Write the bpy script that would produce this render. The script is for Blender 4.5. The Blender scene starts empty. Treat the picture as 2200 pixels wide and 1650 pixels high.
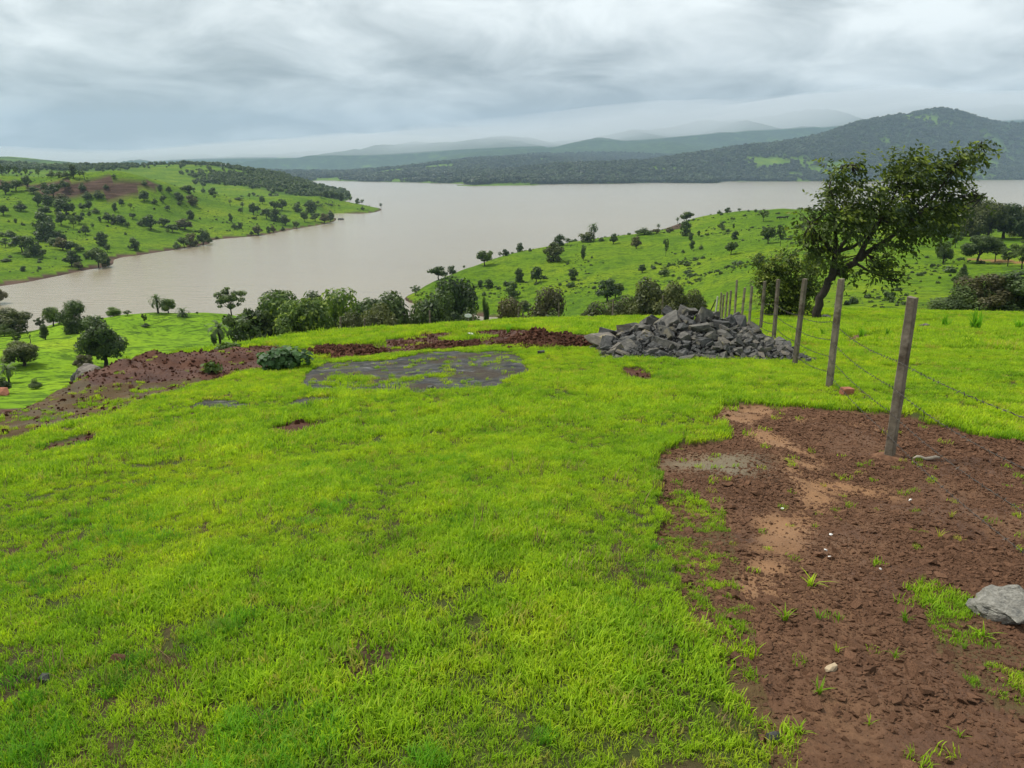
import bpy, bmesh, math, random
import numpy as np
from mathutils import Vector, Matrix

R = math.radians
rng = np.random.default_rng(7)
random.seed(7)
SC = bpy.context.scene
COL = SC.collection

# ------------------------------------------------------------------ camera
EYE = 1.7
PITCH = 16.2
FPX = 1583.0
cam_d = bpy.data.cameras.new('camera')
cam_d.sensor_width = 36.0
cam_d.lens = FPX / 2200 * 36
cam_d.clip_start = 0.05
cam_d.clip_end = 40000
cam = bpy.data.objects.new('camera', cam_d)
cam.location = (0, 0, EYE)
cam.rotation_euler = (R(90 - PITCH), 0, 0)
COL.objects.link(cam)
SC.camera = cam

# ------------------------------------------------------------------ sky, sun, exposure
SUN_EL, SUN_AZ = 58.0, -62.0      # azimuth from +Y, negative = left of the view
w = bpy.data.worlds.new('World')
SC.world = w
w.use_nodes = True
wn, wl = w.node_tree.nodes, w.node_tree.links
wn.clear()


def N(nodes, t, **kw):
    n = nodes.new(t)
    for k, v in kw.items():
        setattr(n, k, v)
    return n


w_out = N(wn, 'ShaderNodeOutputWorld')
w_bg = N(wn, 'ShaderNodeBackground')
w_sky = N(wn, 'ShaderNodeTexSky', sky_type='NISHITA', sun_disc=False)
w_sky.sun_elevation = R(SUN_EL)
w_sky.sun_rotation = R(SUN_AZ)
w_sky.dust_density = 3.0
w_tc = N(wn, 'ShaderNodeTexCoord')
w_sep = N(wn, 'ShaderNodeSeparateXYZ')
wl.new(w_tc.outputs['Generated'], w_sep.inputs[0])


def wmath(op, a, b=None, c=None, clamp=False):
    n = N(wn, 'ShaderNodeMath', operation=op)
    n.use_clamp = clamp
    for i, v in enumerate((a, b, c)):
        if v is None:
            continue
        if isinstance(v, (int, float)):
            n.inputs[i].default_value = v
        else:
            wl.new(v, n.inputs[i])
    return n.outputs[0]


# the cloud deck: noise laid out on a flat layer overhead (x/z, y/z), so that it foreshortens to the horizon
zz = wmath('ADD', wmath('MAXIMUM', w_sep.outputs['Z'], 0.0), 0.24)
px_ = wmath('DIVIDE', w_sep.outputs['X'], zz)
py_ = wmath('DIVIDE', w_sep.outputs['Y'], zz)
w_cmb = N(wn, 'ShaderNodeCombineXYZ')
wl.new(px_, w_cmb.inputs[0])
wl.new(py_, w_cmb.inputs[1])
w_cmb.inputs[2].default_value = 3.3


def wnoise(scale, detail, rough, off, dist=0.0):
    m = N(wn, 'ShaderNodeMapping')
    m.inputs['Location'].default_value = off
    wl.new(w_cmb.outputs[0], m.inputs['Vector'])
    n = N(wn, 'ShaderNodeTexNoise')
    n.inputs['Scale'].default_value = scale
    n.inputs['Detail'].default_value = detail
    n.inputs['Roughness'].default_value = rough
    n.inputs['Distortion'].default_value = dist
    wl.new(m.outputs[0], n.inputs['Vector'])
    return n.outputs['Fac']


n_big = wnoise(0.85, 2.0, 0.5, (2.6, 0.9, 0), 0.15)
n_mid = wnoise(2.6, 8, 0.58, (0.7, 5.1, 1.0), 0.45)
mixn = wmath('ADD', wmath('MULTIPLY', n_big, 0.5), wmath('MULTIPLY', n_mid, 0.5))
ramp = N(wn, 'ShaderNodeValToRGB')
wl.new(mixn, ramp.inputs[0])
cr = ramp.color_ramp
cr.elements[0].position, cr.elements[0].color = 0.39, (0.190, 0.212, 0.216, 1)
cr.elements[1].position, cr.elements[1].color = 0.61, (0.570, 0.600, 0.595, 1)
e = cr.elements.new(0.5)
e.color = (0.370, 0.400, 0.402, 1)
# nearer the horizon one looks through more cloud: a little darker and bluer
hor = wmath('SUBTRACT', 1.0, wmath('DIVIDE', wmath('MAXIMUM', w_sep.outputs['Z'], 0.0), 0.16), clamp=True)
w_hmix = N(wn, 'ShaderNodeMix', data_type='RGBA')
wl.new(wmath('MULTIPLY', hor, 0.5), w_hmix.inputs['Factor'])
wl.new(ramp.outputs[0], w_hmix.inputs['A'])
w_hmix.inputs['B'].default_value = (0.255, 0.290, 0.300, 1)
w_mix = N(wn, 'ShaderNodeMix', data_type='RGBA')
w_sk = N(wn, 'ShaderNodeMix', data_type='RGBA', blend_type='MULTIPLY')
w_sk.inputs['Factor'].default_value = 1
wl.new(w_sky.outputs[0], w_sk.inputs['A'])
w_sk.inputs['B'].default_value = (0.08, 0.08, 0.08, 1)
w_mix.inputs['Factor'].default_value = 0.94
wl.new(w_sk.outputs['Result'], w_mix.inputs['A'])
wl.new(w_hmix.outputs['Result'], w_mix.inputs['B'])
wl.new(w_mix.outputs['Result'], w_bg.inputs['Color'])
w_bg.inputs['Strength'].default_value = 0.88
wl.new(w_bg.outputs[0], w_out.inputs['Surface'])

sun_d = bpy.data.lights.new('sun', 'SUN')
sun_d.energy = 2.0
sun_d.angle = R(12)
sun_d.color = (1.0, 0.96, 0.88)
sun = bpy.data.objects.new('sun', sun_d)
sdir = Vector((math.sin(R(SUN_AZ)) * math.cos(R(SUN_EL)), math.cos(R(SUN_AZ)) * math.cos(R(SUN_EL)), math.sin(R(SUN_EL))))
sun.rotation_euler = sdir.to_track_quat('Z', 'Y').to_euler()
sun.location = (0, 0, 50)
COL.objects.link(sun)

SC.view_settings.view_transform = 'Standard'
SC.view_settings.look = 'None'
SC.view_settings.exposure = 1.08
SC.view_settings.gamma = 1.0
SC.view_settings.use_curve_mapping = False
SC.cycles.use_denoising = True
SC.cycles.max_bounces = 6
SC.cycles.diffuse_bounces = 3
SC.cycles.transmission_bounces = 3
SC.cycles.volume_bounces = 1
SC.cycles.use_adaptive_sampling = True

# ------------------------------------------------------------------ helpers
ST, CT = math.sin(R(PITCH)), math.cos(R(PITCH))


def ray(px, py):
    """unit-forward ray (x per y, z per y) through a photo pixel, relative to the eye"""
    px, py = np.asarray(px, float), np.asarray(py, float)
    u, v = (px - 1100) / FPX, (825 - py) / FPX
    y = CT + v * ST
    return u / y, (-ST + v * CT) / y


def unp(px, py, d):
    a, b = ray(px, py)
    return np.array([a * d, d + 0 * a, EYE + b * d])


def pdepth(x, y, z):
    return y * CT - (z - EYE) * ST


def hash2(ix, iy, seed):
    h = (ix.astype(np.int64) * 374761393 + iy.astype(np.int64) * 668265263 + seed * 1442695041) & 0xffffffff
    h = ((h ^ (h >> 13)) * 1274126177) & 0xffffffff
    h = h ^ (h >> 16)
    return (h & 0xffffff) / float(0xffffff)


def vnoise(x, y, seed=0):
    ix, iy = np.floor(x), np.floor(y)
    fx, fy = x - ix, y - iy
    fx = fx * fx * fx * (fx * (fx * 6 - 15) + 10)
    fy = fy * fy * fy * (fy * (fy * 6 - 15) + 10)
    a, b = hash2(ix, iy, seed), hash2(ix + 1, iy, seed)
    c, d = hash2(ix, iy + 1, seed), hash2(ix + 1, iy + 1, seed)
    return (a + (b - a) * fx) * (1 - fy) + (c + (d - c) * fx) * fy - 0.5


def fbm(x, y, seed=0, octv=4, gain=0.5):
    s, a, f = 0, 1.0, 1.0
    for i in range(octv):
        s = s + a * vnoise(x * f + i * 17.3, y * f - i * 9.1, seed + i)
        a *= gain
        f *= 2.03
    return s


def smooth(a, b, x):
    t = np.clip((x - a) / (b - a), 0, 1)
    return t * t * (3 - 2 * t)


# ------------------------------------------------------------------ terrain heights
WZ = -36.0                                             # lake level
TABY = [-50, 0, 4, 6.7, 10.2, 13.66, 18.7, 23.1, 29.7, 34.3, 40, 52, 70, 200]
TABZ = [1.0, 0.0, -0.52, -0.93, -1.36, -1.83, -2.55, -3.30, -4.40, -5.25, -6.35, -7.7, -10.5, -40]
BROWP = [-400, 0, 200, 300, 400, 560, 730, 900, 1150, 1500, 1700, 1900, 2300]
BROWD = [12, 13, 16, 19, 21, 26, 33, 37, 41, 44, 51, 54, 54]


def H_near(x, y):
    z = np.interp(y, TABY, TABZ)
    z = z - 0.048 * np.maximum(0, -x) - 0.0015 * np.maximum(0, -x - 4) ** 2
    z = z + 0.10 * fbm(x / 4.5, y / 4.5, 3, 3) + 0.035 * fbm(x / 0.7, y / 0.7, 5, 3)
    return z


CP = []          # control points (photo pixel, distance) of the land beyond the brow


def cp(px, py, d):
    p = unp(px, py, d)
    CP.append((p[0], p[1], p[2]))


def cpz(px, d, z):
    a, _ = ray(px, 450)
    CP.append((float(a) * d, d, z))


def shore(px, py, off=True):
    a, b = ray(px, py)
    d = (WZ - EYE) / b
    CP.append((float(a * d), float(d), WZ))
    return float(d)


# land just under the brow and the near lower slopes
for px, d, z in ((-300, 25, -6), (0, 30, -9.5), (200, 32, -10), (400, 40, -11.5), (560, 46, -12.5), (730, 52, -13.5), (900, 58, -14.5),
                 (1150, 62, -15), (1400, 66, -15.5), (1600, 70, -13.5), (1750, 74, -12.5), (1900, 76, -12), (2300, 78, -11.5), (-300, 60, -17)):
    cpz(px, d, z)
for px, py, d in ((0, 830, 70), (235, 786, 86), (100, 740, 95), (0, 720, 118), (475, 743, 105), (350, 720, 118), (340, 673, 142), (500, 680, 145),
                  (230, 686, 138), (300, 678, 142), (130, 695, 132), (420, 676, 145), (60, 728, 112), (200, 745, 98), (330, 752, 98)):
    cp(px, py, d)
for px, d, z in ((600, 75, -19.5), (700, 76, -19.5), (820, 80, -20), (900, 90, -24), (600, 110, -26), (750, 110, -27), (600, 140, -31), (750, 140, -32.5),
                 (880, 130, -31), (960, 100, -24), (1050, 100, -25), (1150, 110, -26), (1300, 115, -25), (1000, 140, -32), (1100, 150, -32)):
    cpz(px, d, z)
# shore of the near slope, then lake bed
for px, d in ((-200, 150), (0, 150), (60, 152), (200, 158), (350, 166), (500, 172), (650, 170), (800, 172), (930, 176), (1050, 182)):
    cpz(px, d, WZ)
for px, d in ((-200, 185), (0, 190), (200, 215), (400, 230), (600, 240), (800, 215), (900, 200), (960, 195)):
    cpz(px, d, WZ - 7)
# left hillside
for px, py in ((-150, 640), (0, 615), (60, 606), (130, 592), (200, 578), (236, 571), (250, 556), (300, 548), (380, 536), (448, 524), (458, 516), (480, 513),
               (560, 506), (640, 491), (712, 478), (722, 470), (705, 461), (765, 459), (816, 453)):
    shore(px, py)
for px, py in ((60, 650), (200, 620), (330, 590), (440, 560), (560, 535), (700, 510), (790, 480), (860, 462), (900, 440), (780, 470)):
    a, b = ray(px, py)
    d = (WZ - EYE) / float(b)
    CP.append((float(a) * d, d, WZ - 6))
for px, py, d in ((-150, 560, 300), (-150, 440, 430), (-150, 385, 540), (0, 575, 285), (0, 530, 325), (0, 480, 375), (0, 430, 440), (0, 405, 478), (0, 385, 505), (0, 378, 560),
                  (75, 540, 320), (75, 470, 400), (75, 425, 455), (75, 388, 500), (150, 545, 330), (150, 500, 380), (150, 450, 440), (150, 425, 474), (150, 389, 492),
                  (150, 382, 545), (225, 520, 370), (225, 450, 450), (240, 424, 480), (240, 389, 494), (300, 505, 400), (300, 450, 460), (300, 424, 482), (310, 394, 500),
                  (330, 388, 530), (400, 500, 430), (400, 450, 500), (400, 412, 548), (370, 398, 545), (480, 470, 500), (480, 432, 580), (480, 421, 606), (600, 465, 555), (600, 432, 630), (600, 421, 680),
                  (690, 450, 660), (700, 430, 715), (700, 424, 735), (765, 442, 720), (660, 424, 700)):
    cp(px, py, d)
for px, d, z in ((-150, 700, -8), (0, 640, -7), (150, 640, -9), (300, 640, -14), (400, 660, -22), (480, 720, -27), (600, 790, -32), (700, 830, -33), (200, 800, -22), (400, 820, -28)):
    cpz(px, d, z)
# wooded hill behind it
for px, py, d in ((400, 382, 1050), (250, 380, 1000), (100, 378, 1000), (550, 397, 1000), (500, 408, 900), (640, 400, 1050), (400, 351, 1300), (300, 353, 1280), (200, 352, 1330), (100, 354, 1400),
                  (0, 347, 1500), (480, 356, 1310), (560, 367, 1330), (620, 379, 1340), (660, 392, 1330), (700, 403, 1300), (0, 332, 2600), (60, 344, 2300)):
    cp(px, py, d)
for px, py in ((742, 412), (725, 404)):
    shore(px, py)
for px, d, z in ((850, 900, WZ - 9), (800, 1150, WZ - 6), (800, 1400, WZ - 9), (760, 1600, WZ - 6), (650, 1700, -33), (500, 1800, -22), (300, 1900, -5), (100, 2000, 5), (740, 1900, WZ - 5), (760, 2200, WZ - 5)):
    cpz(px, d, z)
# far shores
for px, py in ((690, 391.5), (760, 392), (850, 393), (975, 397), (985, 399), (1100, 398.5), (1250, 396), (1400, 393), (1560, 390), (1595, 391.5), (1750, 390), (1900, 389), (2050, 387.5), (2200, 387), (2350, 387)):
    d = shore(px, py)
    cpz(px, d * 0.8, WZ - 7)
for px, py, d in ((690, 382, 2900), (760, 378, 2900), (850, 372, 2850), (950, 372, 2700), (750, 371, 3500), (850, 362, 3500), (950, 350, 3600), (1050, 344, 3700), (1150, 338, 3900), (650, 368, 4200),
                  (1040, 386, 2150), (1100, 374, 2350), (1200, 354, 2650), (1200, 378, 2250), (1350, 347, 2750), (1350, 374, 2350), (1500, 334, 2950), (1500, 365, 2560), (1700, 304, 3250), (1600, 318, 3100),
                  (1700, 350, 2800), (1830, 267, 3500), (1830, 330, 3000), (1900, 250, 3650), (1950, 243, 3700), (1950, 310, 3200), (2030, 233, 3800), (2030, 300, 3300), (2030, 360, 2950),
                  (2100, 251, 3800), (2100, 330, 3300), (2200, 269, 3900), (2200, 340, 3500), (1650, 370, 2750), (1850, 368, 2800), (2350, 275, 3900)):
    cp(px, py, d)
for px, d, z in ((1100, 3200, 0), (1300, 3400, 5), (1500, 3900, 20), (1700, 4300, 40), (1850, 4700, 60), (2030, 5000, 80), (2200, 5000, 80), (900, 5000, 20), (700, 5500, 10), (400, 3500, 15), (400, 5500, 10), (0, 4500, 40)):
    cpz(px, d, z)
# mountains
for px, py, d in ((300, 344, 8500), (500, 338, 8200), (600, 330, 8000), (700, 322, 8000), (800, 318, 8000), (900, 312, 7800), (1000, 305, 7600), (1100, 300, 7600), (1190, 318, 6900), (1215, 316, 6600), (1290, 301, 6600), (1350, 303, 6700),
                  (1450, 292, 6900), (1560, 282, 7000), (1640, 287, 6700), (1700, 300, 6300), (1780, 318, 5900), (1400, 280, 8600), (1550, 262, 9000), (1700, 256, 9200), (1850, 250, 9400), (2000, 256, 9500), (2150, 252, 9400), (2350, 250, 9400),
                  (0, 350, 8500), (-200, 350, 8500)):
    cp(px, py, d)
for px in (-200, 0, 400, 800, 1200, 1600, 2000, 2400):
    cpz(px, 10700, 200)
# right headland and the valley behind the brow
for px, py in ((870, 643), (905, 655), (960, 668), (1020, 676), (1075, 684)):
    shore(px, py)
for px, py, d in ((1000, 581, 256), (940, 603, 240), (885, 630, 228), (940, 640, 216), (1000, 620, 228), (1100, 543, 292), (1100, 590, 240), (1100, 650, 200), (1200, 530, 300), (1200, 570, 250), (1200, 620, 205), (1200, 665, 175), (1300, 517, 310), (1300, 560, 250),
                  (1300, 610, 200), (1300, 660, 160), (1400, 500, 340), (1400, 540, 270), (1400, 590, 205), (1400, 640, 160), (1450, 495, 380), (1500, 468, 420), (1500, 500, 340), (1500, 560, 225), (1500, 620, 150), (1500, 660, 115),
                  (1600, 453, 405), (1600, 480, 330), (1600, 520, 245), (1600, 570, 170), (1600, 620, 120), (1700, 450, 395), (1700, 475, 320), (1700, 520, 230), (1700, 570, 155), (1700, 620, 112), (1700, 655, 88),
                  (1850, 455, 390), (1850, 500, 260), (1850, 560, 160), (1850, 610, 112), (1850, 645, 85), (2000, 460, 390), (2000, 505, 240), (2000, 560, 155), (2000, 610, 108), (2000, 648, 82),
                  (2150, 465, 390), (2150, 510, 240), (2150, 562, 150), (2150, 610, 106), (2150, 648, 80), (2350, 470, 380), (2350, 560, 150), (2350, 640, 82)):
    cp(px, py, d)
for px, py in ((870, 622), (930, 590), (1000, 562), (1100, 530), (1200, 512), (1300, 503), (1390, 492), (1410, 482), (1470, 470), (1550, 452)):
    a, b = ray(px, py)
    d = (WZ - EYE) / float(b)
    CP.append((float(a) * d, d, WZ - 3))
for px, d, z in ((1600, 520, WZ - 2), (1700, 540, WZ - 2), (1900, 560, WZ - 2), (2100, 580, WZ - 2), (2350, 600, WZ - 2), (1000, 480, WZ - 10), (1400, 800, WZ - 12), (1800, 1000, WZ - 12), (2200, 1000, WZ - 12),
                 (1000, 1100, WZ - 12), (1400, 1600, WZ - 12), (2000, 1800, WZ - 12)):
    cpz(px, d, z)
CP = np.array(CP)
CTH = np.arctan2(CP[:, 0], CP[:, 1])
CLR = np.log(np.hypot(CP[:, 0], CP[:, 1]))
AX = 2.2                                                # weight of bearing against log distance


def kern(dt, dl):
    return -np.sqrt((AX * dt) ** 2 + dl ** 2 + 0.0009)


_n = len(CP)
_A = np.zeros((_n + 1, _n + 1))
_A[:_n, :_n] = kern(CTH[:, None] - CTH[None], CLR[:, None] - CLR[None]) - np.eye(_n) * 0.0006
_A[:_n, _n] = 1
_A[_n, :_n] = 1
_W = np.linalg.solve(_A, np.append(CP[:, 2], 0))
TH_MIN, TH_MAX = math.atan2(float(ray(-200, 450)[0]), 1), math.atan2(float(ray(2400, 450)[0]), 1)
BROWT = [math.atan(float(ray(p, 700)[0])) for p in BROWP]


def H_far(x, y):
    th = np.clip(np.arctan2(x, y), TH_MIN, TH_MAX)
    r = np.hypot(x, y)
    lr = np.log(np.maximum(r, 1))
    out = np.zeros_like(x)
    for i in range(0, len(x), 20000):
        s = slice(i, i + 20000)
        k = kern(th[s, None] - CTH[None], lr[s, None] - CLR[None])
        out[s] = k @ _W[:_n] + _W[_n]
    above = np.clip((out - WZ) / 4.0, 0, 1)
    det = 1.1 * fbm(x / 38, y / 38, 11, 4) * smooth(60, 160, r)
    det = det + 0.35 * fbm(x / 7, y / 7, 15, 3) * smooth(60, 120, r) * (1 - smooth(700, 1200, r))
    far = smooth(900, 2200, r)
    det = det + far * (9 * fbm(x / 260, y / 260, 21, 4) - 6)
    mt = smooth(4800, 6500, r)
    ridge = 1 - np.abs(2 * vnoise(x / 900, y / 1500, 31)) * 2
    det = det + mt * (60 * (ridge - .6) + 60 * fbm(x / 600, y / 800, 41, 5))
    return out + det * above


def Hraw(x, y):
    x = np.atleast_1d(np.asarray(x, float))
    y = np.atleast_1d(np.asarray(y, float))
    r = np.hypot(x, y)
    th = np.arctan2(x, y)
    zn = H_near(x, y)
    b = np.interp(th, BROWT, BROWD)
    t = smooth(b, b * 1.55, r)
    z = zn.copy()
    m = (t > 0) & (y > 0)
    if m.any():
        z[m] = zn[m] * (1 - t[m]) + H_far(x[m], y[m]) * t[m]
    back = (y <= 0)
    z[back] = zn[back]
    return z


_D = np.exp(np.linspace(math.log(1.3), math.log(11500), 900))


def hit(px, py):
    """first point of the land along the sight line of a photo pixel"""
    a, b = ray(px, py)
    z = Hraw(a * _D, _D)
    f = EYE + b * _D - z
    k = np.where(f < 0)[0]
    if not len(k):
        return None
    i = k[0]
    if i == 0:
        d = _D[0]
    else:
        t = f[i - 1] / (f[i - 1] - f[i])
        d = _D[i - 1] + (_D[i] - _D[i - 1]) * t
    return float(a) * d, d


def poly(pts):
    out = []
    for p in pts:
        h = hit(*p)
        if h is None:
            h = (float(ray(*p)[0]) * 40, 40)
        out.append(h)
    return np.array(out)


def inside(P, x, y):
    c = np.zeros(len(x), bool)
    j = len(P) - 1
    for i in range(len(P)):
        xi, yi = P[i]
        xj, yj = P[j]
        cond = ((yi > y) != (yj > y)) & (x < (xj - xi) * (y - yi) / (yj - yi + 1e-12) + xi)
        c ^= cond
        j = i
    return c


# ------------------------------------------------------------------ patches of the near ground
P_DIRT = poly([(1524, 862), (1618, 862), (1727, 871), (1836, 880), (1909, 885), (1945, 896), (2018, 915), (2091, 936), (2200, 940), (2400, 950), (2560, 1200), (2700, 1780), (1715, 1780), (1669, 1649), (1640, 1560), (1566, 1468), (1528, 1377), (1490, 1323), (1460, 1268), (1428, 1206), (1412, 1150), (1436, 1085), (1410, 1015), (1404, 985), (1418, 944), (1454, 938), (1538, 934), (1547, 918), (1502, 889)])
P_DSPARSE = poly([(1430, 1075), (1490, 1050), (1560, 1090), (1570, 1140), (1610, 1260), (1650, 1340), (1660, 1420), (1700, 1520), (1730, 1649), (1640, 1649), (1566, 1468), (1500, 1323), (1440, 1206)])
P_DSPARSE2 = poly([(1955, 1235), (2010, 1240), (2110, 1310), (2200, 1390), (2260, 1480), (2260, 1600), (2130, 1470), (2020, 1370), (1990, 1300)])
P_LEFT = poly([(-120, 880), (0, 856), (100, 840), (200, 821), (300, 782), (400, 772), (500, 752), (560, 741), (636, 740), (640, 785), (545, 799), (436, 820), (327, 856), (254, 888), (109, 917), (0, 952), (-120, 985)])
P_LSPARSE = poly([(-120, 890), (0, 866), (200, 838), (330, 822), (450, 805), (436, 820), (327, 856), (254, 888), (109, 917), (0, 952), (-120, 985)])
P_MID = poly([(636, 775), (640, 745), (700, 737), (760, 738), (830, 735), (900, 718), (1000, 713), (1060, 709), (1130, 709), (1280, 716), (1296, 742), (1190, 748), (1050, 747), (950, 751), (800, 762), (700, 772)])
P_THIN = poly([(640, 728), (760, 708), (900, 700), (1000, 697), (1180, 690), (1240, 690), (1240, 700), (1060, 706), (900, 714), (700, 735)])
P_ROCK = poly([(649, 833), (642, 806), (694, 778), (856, 768), (908, 757), (977, 757), (1098, 759), (1126, 778), (1136, 803), (1063, 820), (1046, 837), (891, 845), (753, 839)])
P_MOSS = poly([(690, 822), (720, 808), (790, 806), (830, 812), (900, 806), (960, 805), (950, 812), (840, 822), (790, 832), (720, 832)])
P_SPOTS = [poly(q) for q in ([(405, 884), (440, 866), (500, 862), (520, 872), (470, 882)], [(606, 868), (650, 850), (700, 846), (752, 858), (700, 864)])]
P_SSOIL = [poly(q) for q in ([(590, 914), (640, 896), (715, 894), (705, 908), (650, 922)], [(1340, 792), (1400, 790), (1410, 806), (1380, 818), (1350, 806)], [(1815, 736), (1850, 722), (1905, 712), (1908, 730), (1850, 742)],
                             [(40, 985), (110, 950), (185, 930), (205, 938), (130, 965)], [(110, 925), (150, 915), (185, 918), (150, 930)], [(1280, 735), (1300, 712), (1340, 705), (1330, 722)])]
P_BLACK = [poly(q) for q in ([(40, 1468), (60, 1442), (100, 1440), (90, 1462)], [(0, 1475), (20, 1460), (36, 1464), (10, 1480)], [(20, 1420), (35, 1400), (46, 1402), (36, 1420)], [(440, 1380), (460, 1362), (475, 1368), (460, 1392)])]


def masks(x, y):
    """soil, rock, sparse (thin grass on soil), black; ragged edges from noise in the plane of the ground"""
    s = 0.05 + 0.012 * np.abs(y)
    jx = x + s * (2.2 * fbm(x / (6 * s + .1), y / (6 * s + .1), 51, 3))
    jy = y + 1.6 * s * (2.2 * fbm(x / (6 * s + .1), y / (6 * s + .1), 57, 3))
    n1 = fbm(x / 0.35, y / 0.35, 61, 3)
    n2 = fbm(x / 1.6, y / 1.6, 67, 3)
    soil = inside(P_DIRT, jx, jy) | inside(P_LEFT, jx, jy)
    mid = inside(P_MID, jx, jy) & (n2 > -0.33)
    for q in P_SSOIL:
        mid |= inside(q, jx, jy)
    thin = inside(P_THIN, jx, jy) & (n2 + 0.5 * n1 > 0.05)
    sparse = (soil & (inside(P_DSPARSE, jx, jy) | inside(P_DSPARSE2, jx, jy) | inside(P_LSPARSE, jx, jy))) | thin
    rock = inside(P_ROCK, jx, jy)
    moss = rock & inside(P_MOSS, jx, jy) & (n1 > -0.25)
    for q in P_SPOTS:
        rock |= inside(q, jx, jy)
    black = np.zeros(len(x), bool)
    for q in P_BLACK:
        black |= inside(q, jx, jy)
    return soil | mid | thin, rock, sparse | moss, black


RUNNELS = [poly(q) for q in ([(1545, 872), (1600, 905), (1680, 958), (1740, 1010), (1765, 1062), (1700, 1130), (1645, 1200), (1650, 1270)], [(1740, 1010), (1800, 1030), (1870, 1045)], [(1530, 868), (1620, 874), (1690, 890)])]
PUDDLE = hit(1525, 990)


def seg_dist(P, x, y):
    d = np.full(len(x), 1e9)
    for i in range(len(P) - 1):
        a, b = P[i], P[i + 1]
        ab = b - a
        t = np.clip(((x - a[0]) * ab[0] + (y - a[1]) * ab[1]) / (ab @ ab + 1e-9), 0, 1)
        d = np.minimum(d, np.hypot(x - a[0] - t * ab[0], y - a[1] - t * ab[1]))
    return d


def washed(x, y):
    jx, jy = x + .16 * fbm(x / .5, y / .5, 301, 3), y + .3 * fbm(x / .5, y / .5, 307, 3)
    d = np.minimum(np.minimum(seg_dist(RUNNELS[0], jx, jy), seg_dist(RUNNELS[1], jx, jy)), seg_dist(RUNNELS[2], jx, jy))
    w = 1 - smooth(.05, .30, d / (.75 + .16 * np.maximum(y - 3, 0)))
    g_ = np.exp(-(((jx - PUDDLE[0]) / .42) ** 2 + ((jy - PUDDLE[1]) / .38) ** 2))
    return w * np.clip(.80 + 1.1 * fbm(x / .3, y / .3, 311, 3), 0, 1), np.clip(1.3 * g_, 0, 1)


# berm of dug soil along the brow on the left: (pixel x, pixel y, height, radius)
BERM = []
for px, py, hh, rr in ((40, 862, .16, .7), (120, 846, .22, .8), (200, 832, .25, .8), (270, 815, .42, 1.0), (330, 800, .5, 1.2), (400, 792, .5, 1.3), (470, 782, .42, 1.2), (530, 770, .4, 1.2), (590, 765, .3, 1.1)):
    h = hit(px, py)
    BERM.append((h[0], h[1], hh * .8, rr * 1.1))


def H(x, y):
    x = np.atleast_1d(np.asarray(x, float))
    y = np.atleast_1d(np.asarray(y, float))
    z = Hraw(x, y)
    m = (np.hypot(x, y) < 60) & (y > 0.3)
    if m.any():
        xm, ym = x[m], y[m]
        dz = np.zeros(len(xm))
        for bx, by, hh, rr in BERM:
            dz = np.maximum(dz, hh * np.exp(-((xm - bx) ** 2 + (ym - by) ** 2) / rr ** 2))
        soil, rock, sparse, black = masks(xm, ym)
        bare = soil & ~sparse
        cl = 0.030 * fbm(xm / 0.16, ym / 0.16, 71, 3, .6) + 0.04 * fbm(xm / 0.6, ym / 0.6, 73, 2)
        dz = dz * (1 + .55 * fbm(xm / .6, ym / .6, 77, 3))
        dz = dz + soil * (np.where(bare, cl, .6 * cl) - 0.03) + (rock & ~sparse) * (-0.02 + 0.05 * np.abs(fbm(xm / .5, ym / .25, 79, 4, .6)))
        z[m] = z[m] + dz
    return z


def ground_z(x, y):
    return float(H([x], [y])[0])


# ------------------------------------------------------------------ materials
def mat(name):
    m = bpy.data.materials.new(name)
    m.use_nodes = True
    nt = m.node_tree
    nt.nodes.clear()
    out = N(nt.nodes, 'ShaderNodeOutputMaterial')
    return m, nt.nodes, nt.links, out


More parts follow.
